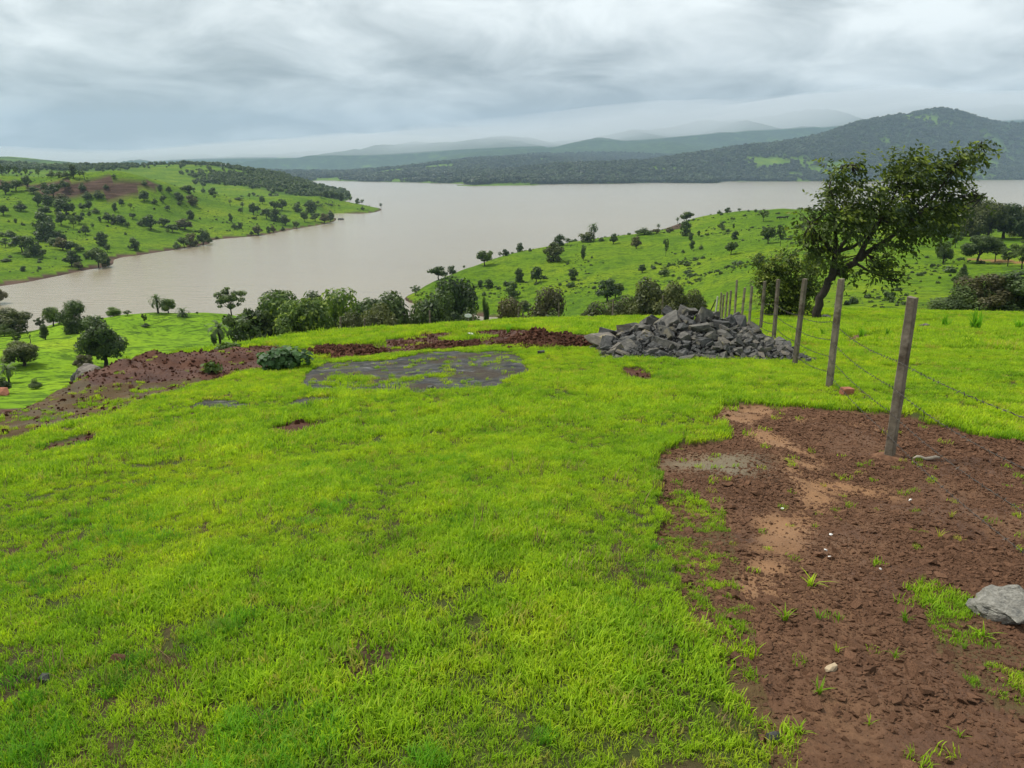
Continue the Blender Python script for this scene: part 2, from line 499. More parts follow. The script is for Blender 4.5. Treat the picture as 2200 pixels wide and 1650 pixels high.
class NG:
    """small helper to wire nodes"""

    def __init__(self, nodes, links):
        self.n, self.l = nodes, links

    def put(self, sock, v):
        if isinstance(v, (int, float)):
            sock.default_value = v
        elif isinstance(v, (tuple, list)):
            sock.default_value = tuple(v) + ((1,) if len(v) == 3 and sock.type == 'RGBA' else ())
        else:
            self.l.new(v, sock)

    def pos(self, obj=False):
        if obj:
            return N(self.n, 'ShaderNodeTexCoord').outputs['Object']
        return N(self.n, 'ShaderNodeNewGeometry').outputs['Position']

    def noise(self, vec, scale, detail=3, rough=.5, dist=0, fac=True):
        t = N(self.n, 'ShaderNodeTexNoise')
        self.put(t.inputs['Vector'], vec)
        t.inputs['Scale'].default_value = scale
        t.inputs['Detail'].default_value = detail
        t.inputs['Roughness'].default_value = rough
        t.inputs['Distortion'].default_value = dist
        return t.outputs['Fac'] if fac else t.outputs['Color']

    def scalev(self, vec, s):
        t = N(self.n, 'ShaderNodeMapping')
        self.put(t.inputs['Vector'], vec)
        t.inputs['Scale'].default_value = s
        return t.outputs[0]

    def ramp(self, fac, stops):
        t = N(self.n, 'ShaderNodeValToRGB')
        self.put(t.inputs[0], fac)
        el = t.color_ramp.elements
        el[0].position, el[0].color = stops[0][0], tuple(stops[0][1]) + (1,)
        el[1].position, el[1].color = stops[-1][0], tuple(stops[-1][1]) + (1,)
        for p, c in stops[1:-1]:
            q = el.new(p)
            q.color = tuple(c) + (1,)
        return t.outputs[0]

    def mix(self, fac, a, b, mode='MIX'):
        t = N(self.n, 'ShaderNodeMix', data_type='RGBA', blend_type=mode)
        self.put(t.inputs['Factor'], fac)
        self.put(t.inputs['A'], a)
        self.put(t.inputs['B'], b)
        return t.outputs['Result']

    def math(self, op, a, b=0.0, clamp=False):
        t = N(self.n, 'ShaderNodeMath', operation=op)
        t.use_clamp = clamp
        self.put(t.inputs[0], a)
        self.put(t.inputs[1], b)
        return t.outputs[0]

    def mapr(self, v, a, b, c=0.0, d=1.0):
        t = N(self.n, 'ShaderNodeMapRange')
        self.put(t.inputs[0], v)
        for i, q in enumerate((a, b, c, d)):
            t.inputs[i + 1].default_value = q
        return t.outputs[0]

    def bump(self, h, strength=.5, dist=.05, normal=None):
        t = N(self.n, 'ShaderNodeBump')
        t.inputs['Strength'].default_value = strength
        t.inputs['Distance'].default_value = dist
        self.put(t.inputs['Height'], h)
        if normal is not None:
            self.l.new(normal, t.inputs['Normal'])
        return t.outputs[0]

    def bsdf(self, color, rough=.8, spec=.3, normal=None):
        t = N(self.n, 'ShaderNodeBsdfPrincipled')
        self.put(t.inputs['Base Color'], color)
        self.put(t.inputs['Roughness'], rough)
        self.put(t.inputs['Specular IOR Level'], spec)
        if normal is not None:
            self.l.new(normal, t.inputs['Normal'])
        return t.outputs[0]


def m_near_ground():
    m, n, l, out = mat('near_ground')
    g = NG(n, l)
    p = g.pos()
    att = N(n, 'ShaderNodeAttribute', attribute_name='mask')
    sep = N(n, 'ShaderNodeSeparateColor')
    l.new(att.outputs['Color'], sep.inputs[0])
    soil, rock, sparse, black = sep.outputs[0], sep.outputs[1], sep.outputs[2], att.outputs['Alpha']
    thatch = g.mix(g.noise(p, 9, 4), (.030, .038, .011), (.075, .085, .020))
    thatch = g.mix(g.mapr(g.noise(p, 2.2, 4), .48, .6), thatch, g.mix(g.noise(p, 30, 4), (.035, .022, .012), (.10, .065, .034)))
    # red laterite soil, wet and dark, with paler washed sand
    s1 = g.ramp(g.noise(p, 0.9, 5, .6), ((.30, (.080, .041, .025)), (.5, (.125, .067, .040)), (.7, (.205, .118, .066))))
    s2 = g.mix(g.noise(p, 26, 4, .65), (.45, .42, .40), (1.35, 1.3, 1.25))
    s1 = g.mix(.9, s1, s2, 'MULTIPLY')
    sand = g.math('MAXIMUM', g.math('MULTIPLY', g.mapr(g.noise(g.scalev(p, (.75, .55, .7)), 1.15, 3, .55, .9), .56, .68), .6), N(n, 'ShaderNodeAttribute', attribute_name='sand').outputs['Fac'])
    s1 = g.mix(g.math('MULTIPLY', sand, .8), s1, g.mix(g.noise(p, 40, 3), (.26, .135, .062), (.36, .205, .105)))
    grey = N(n, 'ShaderNodeAttribute', attribute_name='silt').outputs['Fac']
    s1 = g.mix(g.math('MULTIPLY', grey, .75), s1, (.20, .175, .115))
    rk = g.ramp(g.noise(g.scalev(p, (1, 2.2, 1)), 2.6, 6, .7, .4), ((.34, (.012, .012, .012)), (.47, (.036, .036, .034)), (.58, (.080, .079, .075)), (.70, (.20, .20, .195))))
    rk = g.mix(g.mapr(g.noise(p, 1.1, 4, .6), .47, .60), rk, (.050, .036, .022))
    rk = g.mix(g.mapr(g.noise(p, 2.3, 5, .65), .56, .64), rk, (.075, .085, .020))
    spc = g.mix(g.noise(p, 14, 4), (.075, .060, .022), (.11, .12, .028))
    dug = N(n, 'ShaderNodeAttribute', attribute_name='dug').outputs['Fac']
    s3 = g.mix(.8, g.ramp(g.noise(p, 1.4, 5, .65), ((.32, (.052, .022, .014)), (.52, (.090, .039, .024)), (.70, (.140, .068, .042)))), s2, 'MULTIPLY')
    s1 = g.mix(dug, s1, s3)
    col = g.mix(soil, thatch, s1)
    col = g.mix(g.math('MULTIPLY', sparse, .35), col, spc)
    col = g.mix(rock, col, g.mix(g.math('MULTIPLY', sparse, .85), rk, (.085, .10, .022)))
    col = g.mix(black, col, (.022, .018, .015))
    bh = g.math('ADD', g.math('MULTIPLY', g.noise(p, 14, 6, .7), 1.0), g.math('MULTIPLY', g.noise(p, 55, 4, .6), .35))
    nm = g.bump(bh, .9, .035)
    wet = g.mapr(g.noise(p, 1.3, 3), .40, .58, .55, .9)
    rough = g.mix(rock, g.mix(soil, (.9, .9, .9), wet), (.6, .6, .6))
    l.new(g.bsdf(col, rough, .16, nm), out.inputs[0])
    return m


def m_hill(name, k):
    m, n, l, out = mat(name)
    g = NG(n, l)
    p = g.pos()
    att = N(n, 'ShaderNodeAttribute', attribute_name='mask')
    sep = N(n, 'ShaderNodeSeparateColor')
    l.new(att.outputs['Color'], sep.inputs[0])
    cut, path, wood = sep.outputs[0], sep.outputs[1], sep.outputs[2]
    kc = lambda c: tuple(q * k for q in c)
    a = g.ramp(g.noise(p, .03, 5, .55), ((.32, kc((.090, .180, .011))), (.5, kc((.138, .240, .013))), (.68, kc((.205, .290, .016)))))
    # grazed terracettes follow the contours; relief and tussock shade is painted into the colour
    sx = N(n, 'ShaderNodeSeparateXYZ')
    l.new(p, sx.inputs[0])
    con = N(n, 'ShaderNodeCombineXYZ')
    l.new(g.math('MULTIPLY', sx.outputs[0], .22), con.inputs[0])
    l.new(g.math('MULTIPLY', sx.outputs[1], .22), con.inputs[1])
    l.new(g.math('MULTIPLY', sx.outputs[2], 1.5), con.inputs[2])
    tr = g.noise(con.outputs[0], 1.0, 5, .68, .4)
    a = g.mix(g.math('MULTIPLY', g.mapr(tr, .49, .40), .75), a, (.048, .098, .012))
    tr2 = g.noise(con.outputs[0], 3.1, 4, .65, .3)
    a = g.mix(g.math('MULTIPLY', g.mapr(tr2, .54, .63), .7), a, (.035, .072, .011))
    a = g.mix(g.math('MULTIPLY', g.mapr(g.noise(p, .75, 4, .7), .57, .64), .8), a, (.030, .062, .011))  # dark specks: shade of small tussocks put into the grass colour
    a = g.mix(1, a, g.mix(g.noise(p, 1.1, 5, .7), (.55, .58, .6), (1.42, 1.38, 1.3)), 'MULTIPLY')
    soilc = g.ramp(g.noise(g.scalev(p, (.03, .03, .45)), 2.2, 5, .65), ((.3, (.034, .022, .016)), (.5, (.072, .045, .033)), (.7, (.13, .085, .062))))
    a = g.mix(cut, a, soilc)
    a = g.mix(path, a, g.mix(g.noise(p, .4, 3), (.20, .115, .045), (.28, .18, .07)))
    wd = g.ramp(g.noise(p, .018, 6, .7), ((.35, (.020, .040, .014)), (.55, (.038, .066, .022)), (.70, (.085, .16, .025))))
    a = g.mix(wood, a, wd)
    nm = g.bump(g.noise(p, .5, 5, .65), .8, .8)
    l.new(g.bsdf(a, .95, .04, nm), out.inputs[0])
    return m


def m_water():
    m, n, l, out = mat('muddy_water')
    g = NG(n, l)
    p = g.pos()
    c = g.mix(g.noise(g.scalev(p, (.004, .009, 1)), 1.0, 4, .6, .5), (.255, .213, .148), (.315, .266, .188))
    r1 = g.noise(g.scalev(p, (.12, .55, 1)), 1.0, 5, .65)
    r2 = g.noise(g.scalev(p, (.02, .05, 1)), 1.0, 3, .5)
    nm = g.bump(g.math('ADD', r1, g.math('MULTIPLY', r2, .6)), .35, .8)
    bs = g.bsdf(c, .2, .5, nm)
    l.new(bs, out.inputs[0])
    return m


def m_leaf(name, dark, light, tip=None, scale=1.6, trans=.25):
    m, n, l, out = mat(name)
    g = NG(n, l)
    oi = N(n, 'ShaderNodeObjectInfo')
    p = g.pos()
    f = g.noise(p, scale, 3, .6)
    c = g.ramp(f, ((.36, dark), (.64, light)))
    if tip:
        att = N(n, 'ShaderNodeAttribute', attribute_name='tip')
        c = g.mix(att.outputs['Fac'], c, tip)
    c = g.mix(1.0, c, g.mix(oi.outputs['Random'], (.72, .76, .74), (1.25, 1.2, 1.12)), 'MULTIPLY')
    b = g.bsdf(c, .55, .3)
    t = N(n, 'ShaderNodeBsdfTranslucent')
    g.put(t.inputs['Color'], g.mix(1.0, c, (1.5, 1.6, .8), 'MULTIPLY'))
    s = N(n, 'ShaderNodeMixShader')
    s.inputs[0].default_value = trans
    l.new(b, s.inputs[1])
    l.new(t.outputs[0], s.inputs[2])
    l.new(s.outputs[0], out.inputs[0])
    return m


def m_grass(name, a, b, c, dry):
    m, n, l, out = mat(name)
    g = NG(n, l)
    p = g.pos()
    oi = N(n, 'ShaderNodeObjectInfo')
    big = g.noise(g.scalev(p, (1, 1, 0)), .55, 3, .5)
    mid = g.noise(g.scalev(p, (1, 1, 0)), 2.6, 3, .6)
    col = g.ramp(g.math('ADD', g.math('MULTIPLY', big, .5), g.math('MULTIPLY', mid, .5)), ((.38, a), (.50, b), (.61, c)))
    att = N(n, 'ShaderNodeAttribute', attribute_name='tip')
    # blades are darker and browner toward the root, paler at the tip
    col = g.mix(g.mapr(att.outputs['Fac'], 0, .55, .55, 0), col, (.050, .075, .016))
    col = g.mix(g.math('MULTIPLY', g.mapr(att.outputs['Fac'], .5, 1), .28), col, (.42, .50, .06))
    rnd = oi.outputs['Random']
    col = g.mix(1, col, g.mix(rnd, (.60, .68, .7), (1.28, 1.2, 1.0)), 'MULTIPLY')
    col = g.mix(g.math('MULTIPLY', g.mapr(rnd, .90, .97), .7), col, dry)
    bs = g.bsdf(col, .6, .12)
    t = N(n, 'ShaderNodeBsdfTranslucent')
    g.put(t.inputs['Color'], g.mix(1, col, (1.5, 1.5, .7), 'MULTIPLY'))
    s = N(n, 'ShaderNodeMixShader')
    s.inputs[0].default_value = .45
    l.new(bs, s.inputs[1])
    l.new(t.outputs[0], s.inputs[2])
    l.new(s.outputs[0], out.inputs[0])
    return m


def m_simple(name, c1, c2, scale=8, rough=.85, bump=.5, bd=.02, spec=.3, obj=True, detail=5, stretch=(1, 1, 1), c3=None, s3=2.0, f3=(.55, .7)):
    m, n, l, out = mat(name)
    g = NG(n, l)
    p = g.pos(obj)
    f = g.noise(g.scalev(p, stretch), scale, detail, .62)
    c = g.ramp(f, ((.32, c1), (.68, c2)))
    if c3:
        c = g.mix(g.mapr(g.noise(p, s3, 4, .6), *f3), c, c3)
    oi = N(n, 'ShaderNodeObjectInfo')
    c = g.mix(1, c, g.mix(oi.outputs['Random'], (.78, .78, .78), (1.2, 1.2, 1.2)), 'MULTIPLY')
    nm = g.bump(g.noise(g.scalev(p, stretch), scale * 2.2, 5, .65), bump, bd)
    l.new(g.bsdf(c, rough, spec, nm), out.inputs[0])
    return m


M = dict(
    ground=m_near_ground(), hill=m_hill('hill_grass', .80), slope=m_hill('slope_grass', 1.25), water=m_water(),
    bark=m_simple('bark', (.020, .016, .012), (.055, .044, .034), 9, .9, .8, .03, stretch=(1, 1, .25)),
    leaf_dark=m_leaf('leaf_dark', (.026, .046, .015), (.086, .132, .034), None, .8),
    leaf_mid=m_leaf('leaf_mid', (.034, .058, .016), (.112, .162, .036), None, .8),
    leaf_olive=m_leaf('leaf_olive', (.040, .052, .017), (.118, .136, .038), None, .8),
    leaf_brown=m_leaf('leaf_brown', (.058, .054, .022), (.120, .112, .042)),
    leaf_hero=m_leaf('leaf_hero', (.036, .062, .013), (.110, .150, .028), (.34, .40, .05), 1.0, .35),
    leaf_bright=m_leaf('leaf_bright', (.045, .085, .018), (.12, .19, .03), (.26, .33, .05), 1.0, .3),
    leaf_shrub=m_leaf('leaf_shrub', (.042, .098, .030), (.105, .200, .062), None, 3, .25),
    leaf_palm=m_leaf('leaf_palm', (.050, .080, .032), (.120, .160, .062), None, 1.0, .2),
    forest=m_leaf('leaf_forest', (.020, .038, .014), (.052, .086, .024), None, .02, .0),
    grass=m_grass('grass_blade', (.205, .390, .022), (.310, .490, .024), (.415, .550, .028), (.36, .28, .09)),
    weed=m_grass('weed_blade', (.090, .27, .022), (.14, .36, .026), (.20, .43, .03), (.25, .22, .07)),
    clod=m_simple('soil_clod', (.070, .036, .022), (.205, .110, .064), 14, .95, .6, .01, .1),
    redclod=m_simple('red_clod', (.050, .022, .015), (.120, .054, .032), 9, .95, .7, .02, .1),
    stone=m_simple('basalt', (.046, .044, .040), (.160, .151, .133), 3.2, .75, .7, .03, .2, c3=(.165, .145, .090), s3=1.4, f3=(.56, .70)),
    stone_warm=m_simple('basalt_warm', (.085, .074, .062), (.200, .178, .148), 3.0, .7, .7, .03, .3, c3=(.20, .17, .08), s3=1.6, f3=(.54, .66)),
    stone_dark=m_simple('basalt_dark', (.034, .034, .033), (.105, .104, .100), 4, .7, .6, .02, .2),
    stone_white=m_simple('pale_stone', (.15, .142, .120), (.33, .315, .275), 14, .8, .9, .02, c3=(.13, .13, .12), s3=5),
    boulder=m_simple('boulder_rock', (.10, .082, .068), (.24, .205, .175), 2.6, .8, .9, .05, c3=(.07, .06, .05), s3=3.5),
    brick=m_simple('brick_red', (.20, .075, .045), (.34, .14, .08), 12, .9, .5, .01),
    post=m_simple('post_concrete', (.125, .102, .074), (.265, .225, .170), 7, .85, .8, .012, c3=(.085, .065, .045), s3=3.6, f3=(.50, .62)),
    post_white=m_simple('post_pale', (.42, .40, .34), (.62, .60, .53), 5, .8, .4, .01, c3=(.2, .18, .14)),
    wire=m_simple('rusty_wire', (.040, .032, .026), (.10, .085, .070), 40, .6, .3, .002, .5),
    white=m_simple('white_paint', (.60, .60, .57), (.78, .78, .75), 20, .6, .2, .005),
    tan=m_simple('tan_stone', (.42, .31, .19), (.62, .50, .34), 18, .85, .5, .01),
    cow=m_simple('cow_hide', (.020, .016, .014), (.05, .04, .035), 3, .8, .1, .01),
    wall=m_simple('house_wall', (.50, .50, .47), (.66, .66, .63), 1, .9, .1, .01),
    roof=m_simple('house_roof', (.42, .42, .41), (.60, .59, .57), 1, .8, .1, .01),
    wood=m_simple('dead_wood', (.22, .18, .14), (.42, .37, .30), 20, .9, .6, .01, stretch=(1, 1, .2)),
)

# ------------------------------------------------------------------ object helpers


def mesh_np(name, verts, faces, smooth_sh=False):
    """faces: (n,3) or (n,4) int array"""
    me = bpy.data.meshes.new(name)
    verts = np.asarray(verts, np.float32)
    faces = np.asarray(faces, np.int32)
    k = faces.shape[1]
    me.vertices.add(len(verts))
    me.vertices.foreach_set('co', verts.ravel())
    me.loops.add(faces.size)
    me.loops.foreach_set('vertex_index', faces.ravel())
    me.polygons.add(len(faces))
    me.polygons.foreach_set('loop_start', np.arange(0, faces.size, k, dtype=np.int32))
    me.polygons.foreach_set('loop_total', np.full(len(faces), k, np.int32))
    me.update(calc_edges=True)
    me.polygons.foreach_set('use_smooth', np.full(len(faces), smooth_sh))
    me.validate()
    return me


def obj(name, data, material=None, parent=None, link=True):
    o = bpy.data.objects.new(name, data)
    if material is not None and data is not None and not data.materials:
        data.materials.append(material)
    if link:
        COL.objects.link(o)
    if parent is not None:
        o.parent = parent
    return o


def tag(o, label=None, cat=None, group=None, kind=None):
    if label:
        o['label'] = label
    if cat:
        o['category'] = cat
    if group:
        o['group'] = group
    if kind:
        o['kind'] = kind
    return o


def thing(name, loc, label, cat, group=None, rz=0.0):
    o = obj(name, None)
    o.empty_display_size = .2
    o.location = loc
    o.rotation_euler = (0, 0, rz)
    return tag(o, label, cat, group)


def tube(pts, rad, seg=7, cap=True):
    """verts, quads of a tapered tube along points"""
    pts = np.asarray(pts, float)
    n = len(pts)
    rad = np.broadcast_to(np.asarray(rad, float), (n,))
    V, F = [], []
    tg = np.gradient(pts, axis=0)
    tg /= np.linalg.norm(tg, axis=1)[:, None] + 1e-9
    up = np.array([0.13, 0.99, 0.05]) if abs(tg[0][2]) > .7 else np.array([0., 0., 1.])
    for i in range(n):
        s = np.cross(tg[i], up)
        s /= np.linalg.norm(s) + 1e-9
        t = np.cross(s, tg[i])
        for k in range(seg):
            a = 2 * math.pi * k / seg
            V.append(pts[i] + rad[i] * (math.cos(a) * s + math.sin(a) * t))
    for i in range(n - 1):
        for k in range(seg):
            k2 = (k + 1) % seg
            F.append((i * seg + k, i * seg + k2, (i + 1) * seg + k2, (i + 1) * seg + k))
    if cap:
        c0 = len(V)
        V.append(pts[0])
        V.append(pts[-1])
        for k in range(seg):
            k2 = (k + 1) % seg
            F.append((c0, k2, k, c0))
            F.append((c0 + 1, (n - 1) * seg + k, (n - 1) * seg + k2, c0 + 1))
    return np.array(V), F


def mesh_mixed(name, V, F, smooth_sh=False):
    me = bpy.data.meshes.new(name)
    F2 = [tuple(dict.fromkeys(f)) for f in F]
    me.from_pydata([tuple(v) for v in V], [], F2)
    if smooth_sh:
        me.polygons.foreach_set('use_smooth', np.ones(len(me.polygons), bool))
    me.update()
    return me


def join(parts):
    V, F, o = [], [], 0
    for v, f in parts:
        V.extend(list(v))
        F.extend([tuple(i + o for i in q) for q in f])
        o += len(v)
    return V, F


def instancer(name, pts, rot, scale, idx, sources, label=None, cat=None, kind='stuff'):
    """one object: a cloud of points, geometry nodes put a source mesh on each"""
    me = bpy.data.meshes.new(name)
    me.vertices.add(len(pts))
    me.vertices.foreach_set('co', np.asarray(pts, np.float32).ravel())
    a = me.attributes.new('rot', 'FLOAT_VECTOR', 'POINT')
    a.data.foreach_set('vector', np.asarray(rot, np.float32).ravel())
    a = me.attributes.new('scl', 'FLOAT_VECTOR', 'POINT')
    a.data.foreach_set('vector', np.asarray(scale, np.float32).ravel())
    a = me.attributes.new('idx', 'INT', 'POINT')
    a.data.foreach_set('value', np.asarray(idx, np.int32))
    me.update()
    col = bpy.data.collections.new(name + '_sources')
    for s in sources:
        col.objects.link(s)
    ng = bpy.data.node_groups.new(name, 'GeometryNodeTree')
    ng.interface.new_socket('Geometry', in_out='INPUT', socket_type='NodeSocketGeometry')
    ng.interface.new_socket('Geometry', in_out='OUTPUT', socket_type='NodeSocketGeometry')
    n, l = ng.nodes, ng.links
    gi, go = n.new('NodeGroupInput'), n.new('NodeGroupOutput')
    m2p = n.new('GeometryNodeMeshToPoints')
    iop = n.new('GeometryNodeInstanceOnPoints')
    ci = n.new('GeometryNodeCollectionInfo')
    ci.inputs['Collection'].default_value = col
    ci.inputs['Separate Children'].default_value = True
    ci.inputs['Reset Children'].default_value = True
    l.new(gi.outputs[0], m2p.inputs[0])
    l.new(m2p.outputs[0], iop.inputs['Points'])
    l.new(ci.outputs[0], iop.inputs['Instance'])
    iop.inputs['Pick Instance'].default_value = True

    def named(nm, typ):
        q = n.new('GeometryNodeInputNamedAttribute')
        q.data_type = typ
        q.inputs['Name'].default_value = nm
        return q.outputs['Attribute']
    l.new(named('idx', 'INT'), iop.inputs['Instance Index'])
    e2r = n.new('FunctionNodeEulerToRotation')
    l.new(named('rot', 'FLOAT_VECTOR'), e2r.inputs[0])
    l.new(e2r.outputs[0], iop.inputs['Rotation'])
    l.new(named('scl', 'FLOAT_VECTOR'), iop.inputs['Scale'])
    l.new(iop.outputs[0], go.inputs[0])
    o = obj(name, me)
    md = o.modifiers.new('scatter', 'NODES')
    md.node_group = ng
    return tag(o, label, cat, None, kind)

#==STRUCTURE==
# ------------------------------------------------------------------ the land as one polar sheet, cut into its named pieces
ang = np.concatenate([np.arange(-180, -42, 6.0), np.arange(-42, 42.01, 0.135), np.arange(48, 180, 6.0)])
ang = np.radians(ang)
rad_ = np.concatenate([np.exp(np.arange(math.log(.5), math.log(62), .0088)), np.exp(np.arange(math.log(62), math.log(10600), .0175))])
NA, NR = len(ang), len(rad_)
AA, RR = np.meshgrid(ang, rad_)
GX, GY = (RR * np.sin(AA)).ravel(), (RR * np.cos(AA)).ravel()
GZ = H(GX, GY)
GX = np.append(GX, 0.0)
GY = np.append(GY, 0.0)
GZ = np.append(GZ, ground_z(0, 0))
ii = np.arange((NR - 1) * NA)
ri, ai = ii // NA, ii % NA
a2 = (ai + 1) % NA
quads = np.stack([ri * NA + ai, ri * NA + a2, (ri + 1) * NA + a2, (ri + 1) * NA + ai], 1)
cen = np.full(NA, NR * NA)
k = np.arange(NA)
tri_c = np.stack([cen, (k + 1) % NA, k], 1)
qx, qy = GX[quads].mean(1), GY[quads].mean(1)
qr, qt = np.hypot(qx, qy), np.arctan2(qx, qy)
tpx = lambda p: math.atan(float(ray(p, 450)[0]))
reg = np.zeros(len(quads), int)                                    # ground
qb = np.interp(qt, BROWT, BROWD)
reg[(qr > np.maximum(62, qb))] = 1                                 # lower slope
reg[(qr > 190) & (qt >= tpx(860))] = 2                             # headland
reg[(qr > 62) & (qt >= tpx(1150))] = 2
reg[(qr > 230) & (qt < tpx(860))] = 3                              # left hill
reg[(qr > 820) & (qt < tpx(860))] = 4                              # wooded hill
reg[(qr > 1250) & (qt >= tpx(755))] = 5                            # far shore hills
reg[(qr > 1950) & (qt >= tpx(620))] = 5
reg[(qr > 1950) & (qt >= tpx(1000))] = 6                           # big wooded hill on the right
reg[(qr > 5200)] = 7                                               # mountains
reg[(np.abs(qt) > R(60))] = 0
NAMES = [('ground', 'green grassy hilltop with bare red soil patches in the foreground'), ('lower_slope', 'bright green slope below the brow, between the red berm and the lake'),
         ('headland', 'green grassy headland on the right, reaching into the lake'), ('hillside', 'green hillside with scattered trees on the left shore and a brown cut near its top'),
         ('wooded_hill', 'wooded hill behind the left hillside'), ('far_shore', 'low hills with green clearings on the far shore'),
         ('forested_hill', 'large dark forested hill across the lake on the right'), ('mountain_range', 'blue hazy mountains with tops lost in cloud')]
# masks of the hills: cut faces, path, woods
def hpoly(pts, dmax):
    out = []
    for p in pts:
        h = hit(*p)
        if h is None or h[1] > dmax:
            h = (float(ray(*p)[0]) * dmax * .93, dmax * .93)
        out.append(h)
    return np.array(out)


P_CUT = hpoly([(40, 388), (60, 396), (110, 392), (200, 389), (290, 389), (352, 402), (356, 412), (290, 420), (225, 427), (165, 430), (120, 424), (60, 408)], 540)
P_CUT2 = hpoly([(-60, 386), (60, 391), (70, 400), (0, 402), (-60, 400)], 540)
P_CUT3 = poly([(1398, 491), (1440, 484), (1470, 481), (1468, 490), (1440, 494), (1405, 495)])
P_PATH = poly([(2060, 553), (2140, 557), (2220, 561), (2320, 564), (2320, 570), (2200, 566), (2120, 562)])
HM = np.zeros((len(GX), 4), np.float32)
gr = np.hypot(GX, GY)
mm = (gr < 62) & (GY > .3)
so, ro, sp_, bl = masks(GX[mm], GY[mm])
HM[mm, 0], HM[mm, 1], HM[mm, 2], HM[mm, 3] = so, ro, sp_, bl
mm = (gr > 62) & (gr < 800) & (GY > 0)
x_, y_ = GX[mm], GY[mm]
jx, jy = x_ + 5 * fbm(x_ / 12, y_ / 12, 91, 3), y_ + 5 * fbm(x_ / 12, y_ / 12, 93, 3)
zz_ = GZ[mm]
bank = (zz_ < WZ + 0.45) & (zz_ > WZ - 1)
HM[mm, 0] = inside(P_CUT, jx, jy) | inside(P_CUT2, jx, jy) | inside(P_CUT3, jx, jy) | bank
HM[mm, 1] = inside(P_PATH, x_, y_ + 1.5 * fbm(x_ / 9, y_ / 9, 95, 2))
mm = gr > 800
x_, y_ = GX[mm], GY[mm]
wood = fbm(x_ / 170, y_ / 170, 101, 4)
th_ = np.arctan2(x_, y_)
bias = np.where(th_ > tpx(1000), .33, np.where(gr[mm] > 1950, .02, -.02)) + .5 * smooth(4000, 5200, gr[mm])
HM[mm, 2] = smooth(-.12, .12, wood + bias) * np.where((gr[mm] < 1950) & (th_ < tpx(860)), .45, 1)


def wood_at(x, y):
    b = np.where(np.arctan2(x, y) > tpx(1000), .33, np.where(np.hypot(x, y) > 1950, .02, -.02))
    return fbm(x / 170, y / 170, 101, 4) + b


for k, (nm, lab) in enumerate(NAMES):
    sel = quads[reg == k]
    if k == 0:
        sel = np.concatenate([sel, np.stack([tri_c[:, 0], tri_c[:, 1], tri_c[:, 2], tri_c[:, 2]], 1)])
    used, inv = np.unique(sel, return_inverse=True)
    fs = inv.reshape(sel.shape)
    me = bpy.data.meshes.new(nm)
    nf = len(fs)
    isq = fs[:, 2] != fs[:, 3]
    cnt = np.where(isq, 4, 3).astype(np.int32)
    lst = fs[:, ::-1].astype(np.int32)
    lst = np.concatenate([lst[isq].ravel(), lst[~isq][:, 1:].ravel()])
    cnt = np.concatenate([cnt[isq], cnt[~isq]])
    me.vertices.add(len(used))
    me.vertices.foreach_set('co', np.stack([GX[used], GY[used], GZ[used]], 1).astype(np.float32).ravel())
    me.loops.add(len(lst))
    me.loops.foreach_set('vertex_index', lst)
    me.polygons.add(nf)
    me.polygons.foreach_set('loop_start', np.concatenate([[0], np.cumsum(cnt)[:-1]]).astype(np.int32))
    me.polygons.foreach_set('loop_total', cnt)
    me.update(calc_edges=True)
    me.polygons.foreach_set('use_smooth', np.ones(nf, bool))
    at = me.attributes.new('mask', 'FLOAT_COLOR', 'POINT')
    at.data.foreach_set('color', HM[used].ravel())
    if k == 0:
        for nm_, va in zip(('sand', 'silt'), washed(GX[used], GY[used])):
            at = me.attributes.new(nm_, 'FLOAT', 'POINT')
            at.data.foreach_set('value', np.clip(va, 0, 1).astype(np.float32))
        at = me.attributes.new('dug', 'FLOAT', 'POINT')
        at.data.foreach_set('value', ((GY[used] > 8.5) & (GX[used] < 2.5) | ((GY[used] > 6) & (GX[used] < -2))).astype(np.float32))
    o = obj(nm, me, (M['ground'], M['slope'])[k] if k < 2 else M['hill'])
    tag(o, lab, None, None, 'structure')

# lake
na = 96
wr = [1, 60, 200, 600, 1500, 4000, 9000]
V = [(r * math.sin(2 * math.pi * i / na), r * math.cos(2 * math.pi * i / na), WZ) for r in wr for i in range(na)]
F = [(j * na + i, (j + 1) * na + i, (j + 1) * na + (i + 1) % na, j * na + (i + 1) % na) for j in range(len(wr) - 1) for i in range(na)]
tag(obj('lake_water', mesh_mixed('lake_water', V, F), M['water']), 'muddy grey brown lake water', None, None, 'structure')
#==OBJECTS==
# ------------------------------------------------------------------ leaf and tree meshes


def leaf_quads(cen, nrm_bias, size, r, elong=1.7, curl=.0):
    """rhombic leaves at cen (n,3); random orientation biased to nrm_bias (n,3)"""
    n = len(cen)
    d = r.normal(size=(n, 3))
    d /= np.linalg.norm(d, axis=1)[:, None]
    nb = nrm_bias + 0.75 * d
    nb /= np.linalg.norm(nb, axis=1)[:, None] + 1e-9
    t = np.cross(nb, r.normal(size=(n, 3)))
    t /= np.linalg.norm(t, axis=1)[:, None] + 1e-9
    b = np.cross(nb, t)
    s = (size * r.uniform(.65, 1.35, n))[:, None]
    L, W = s * elong * .5, s * .5
    v = np.stack([cen - t * L, cen + b * W * .9 + t * L * .1, cen + t * L - nb * L * curl, cen - b * W * .9 + t * L * .1], 1)
    return v.reshape(-1, 3)


def quads_of(nv):
    return np.arange(nv, dtype=np.int32).reshape(-1, 4)


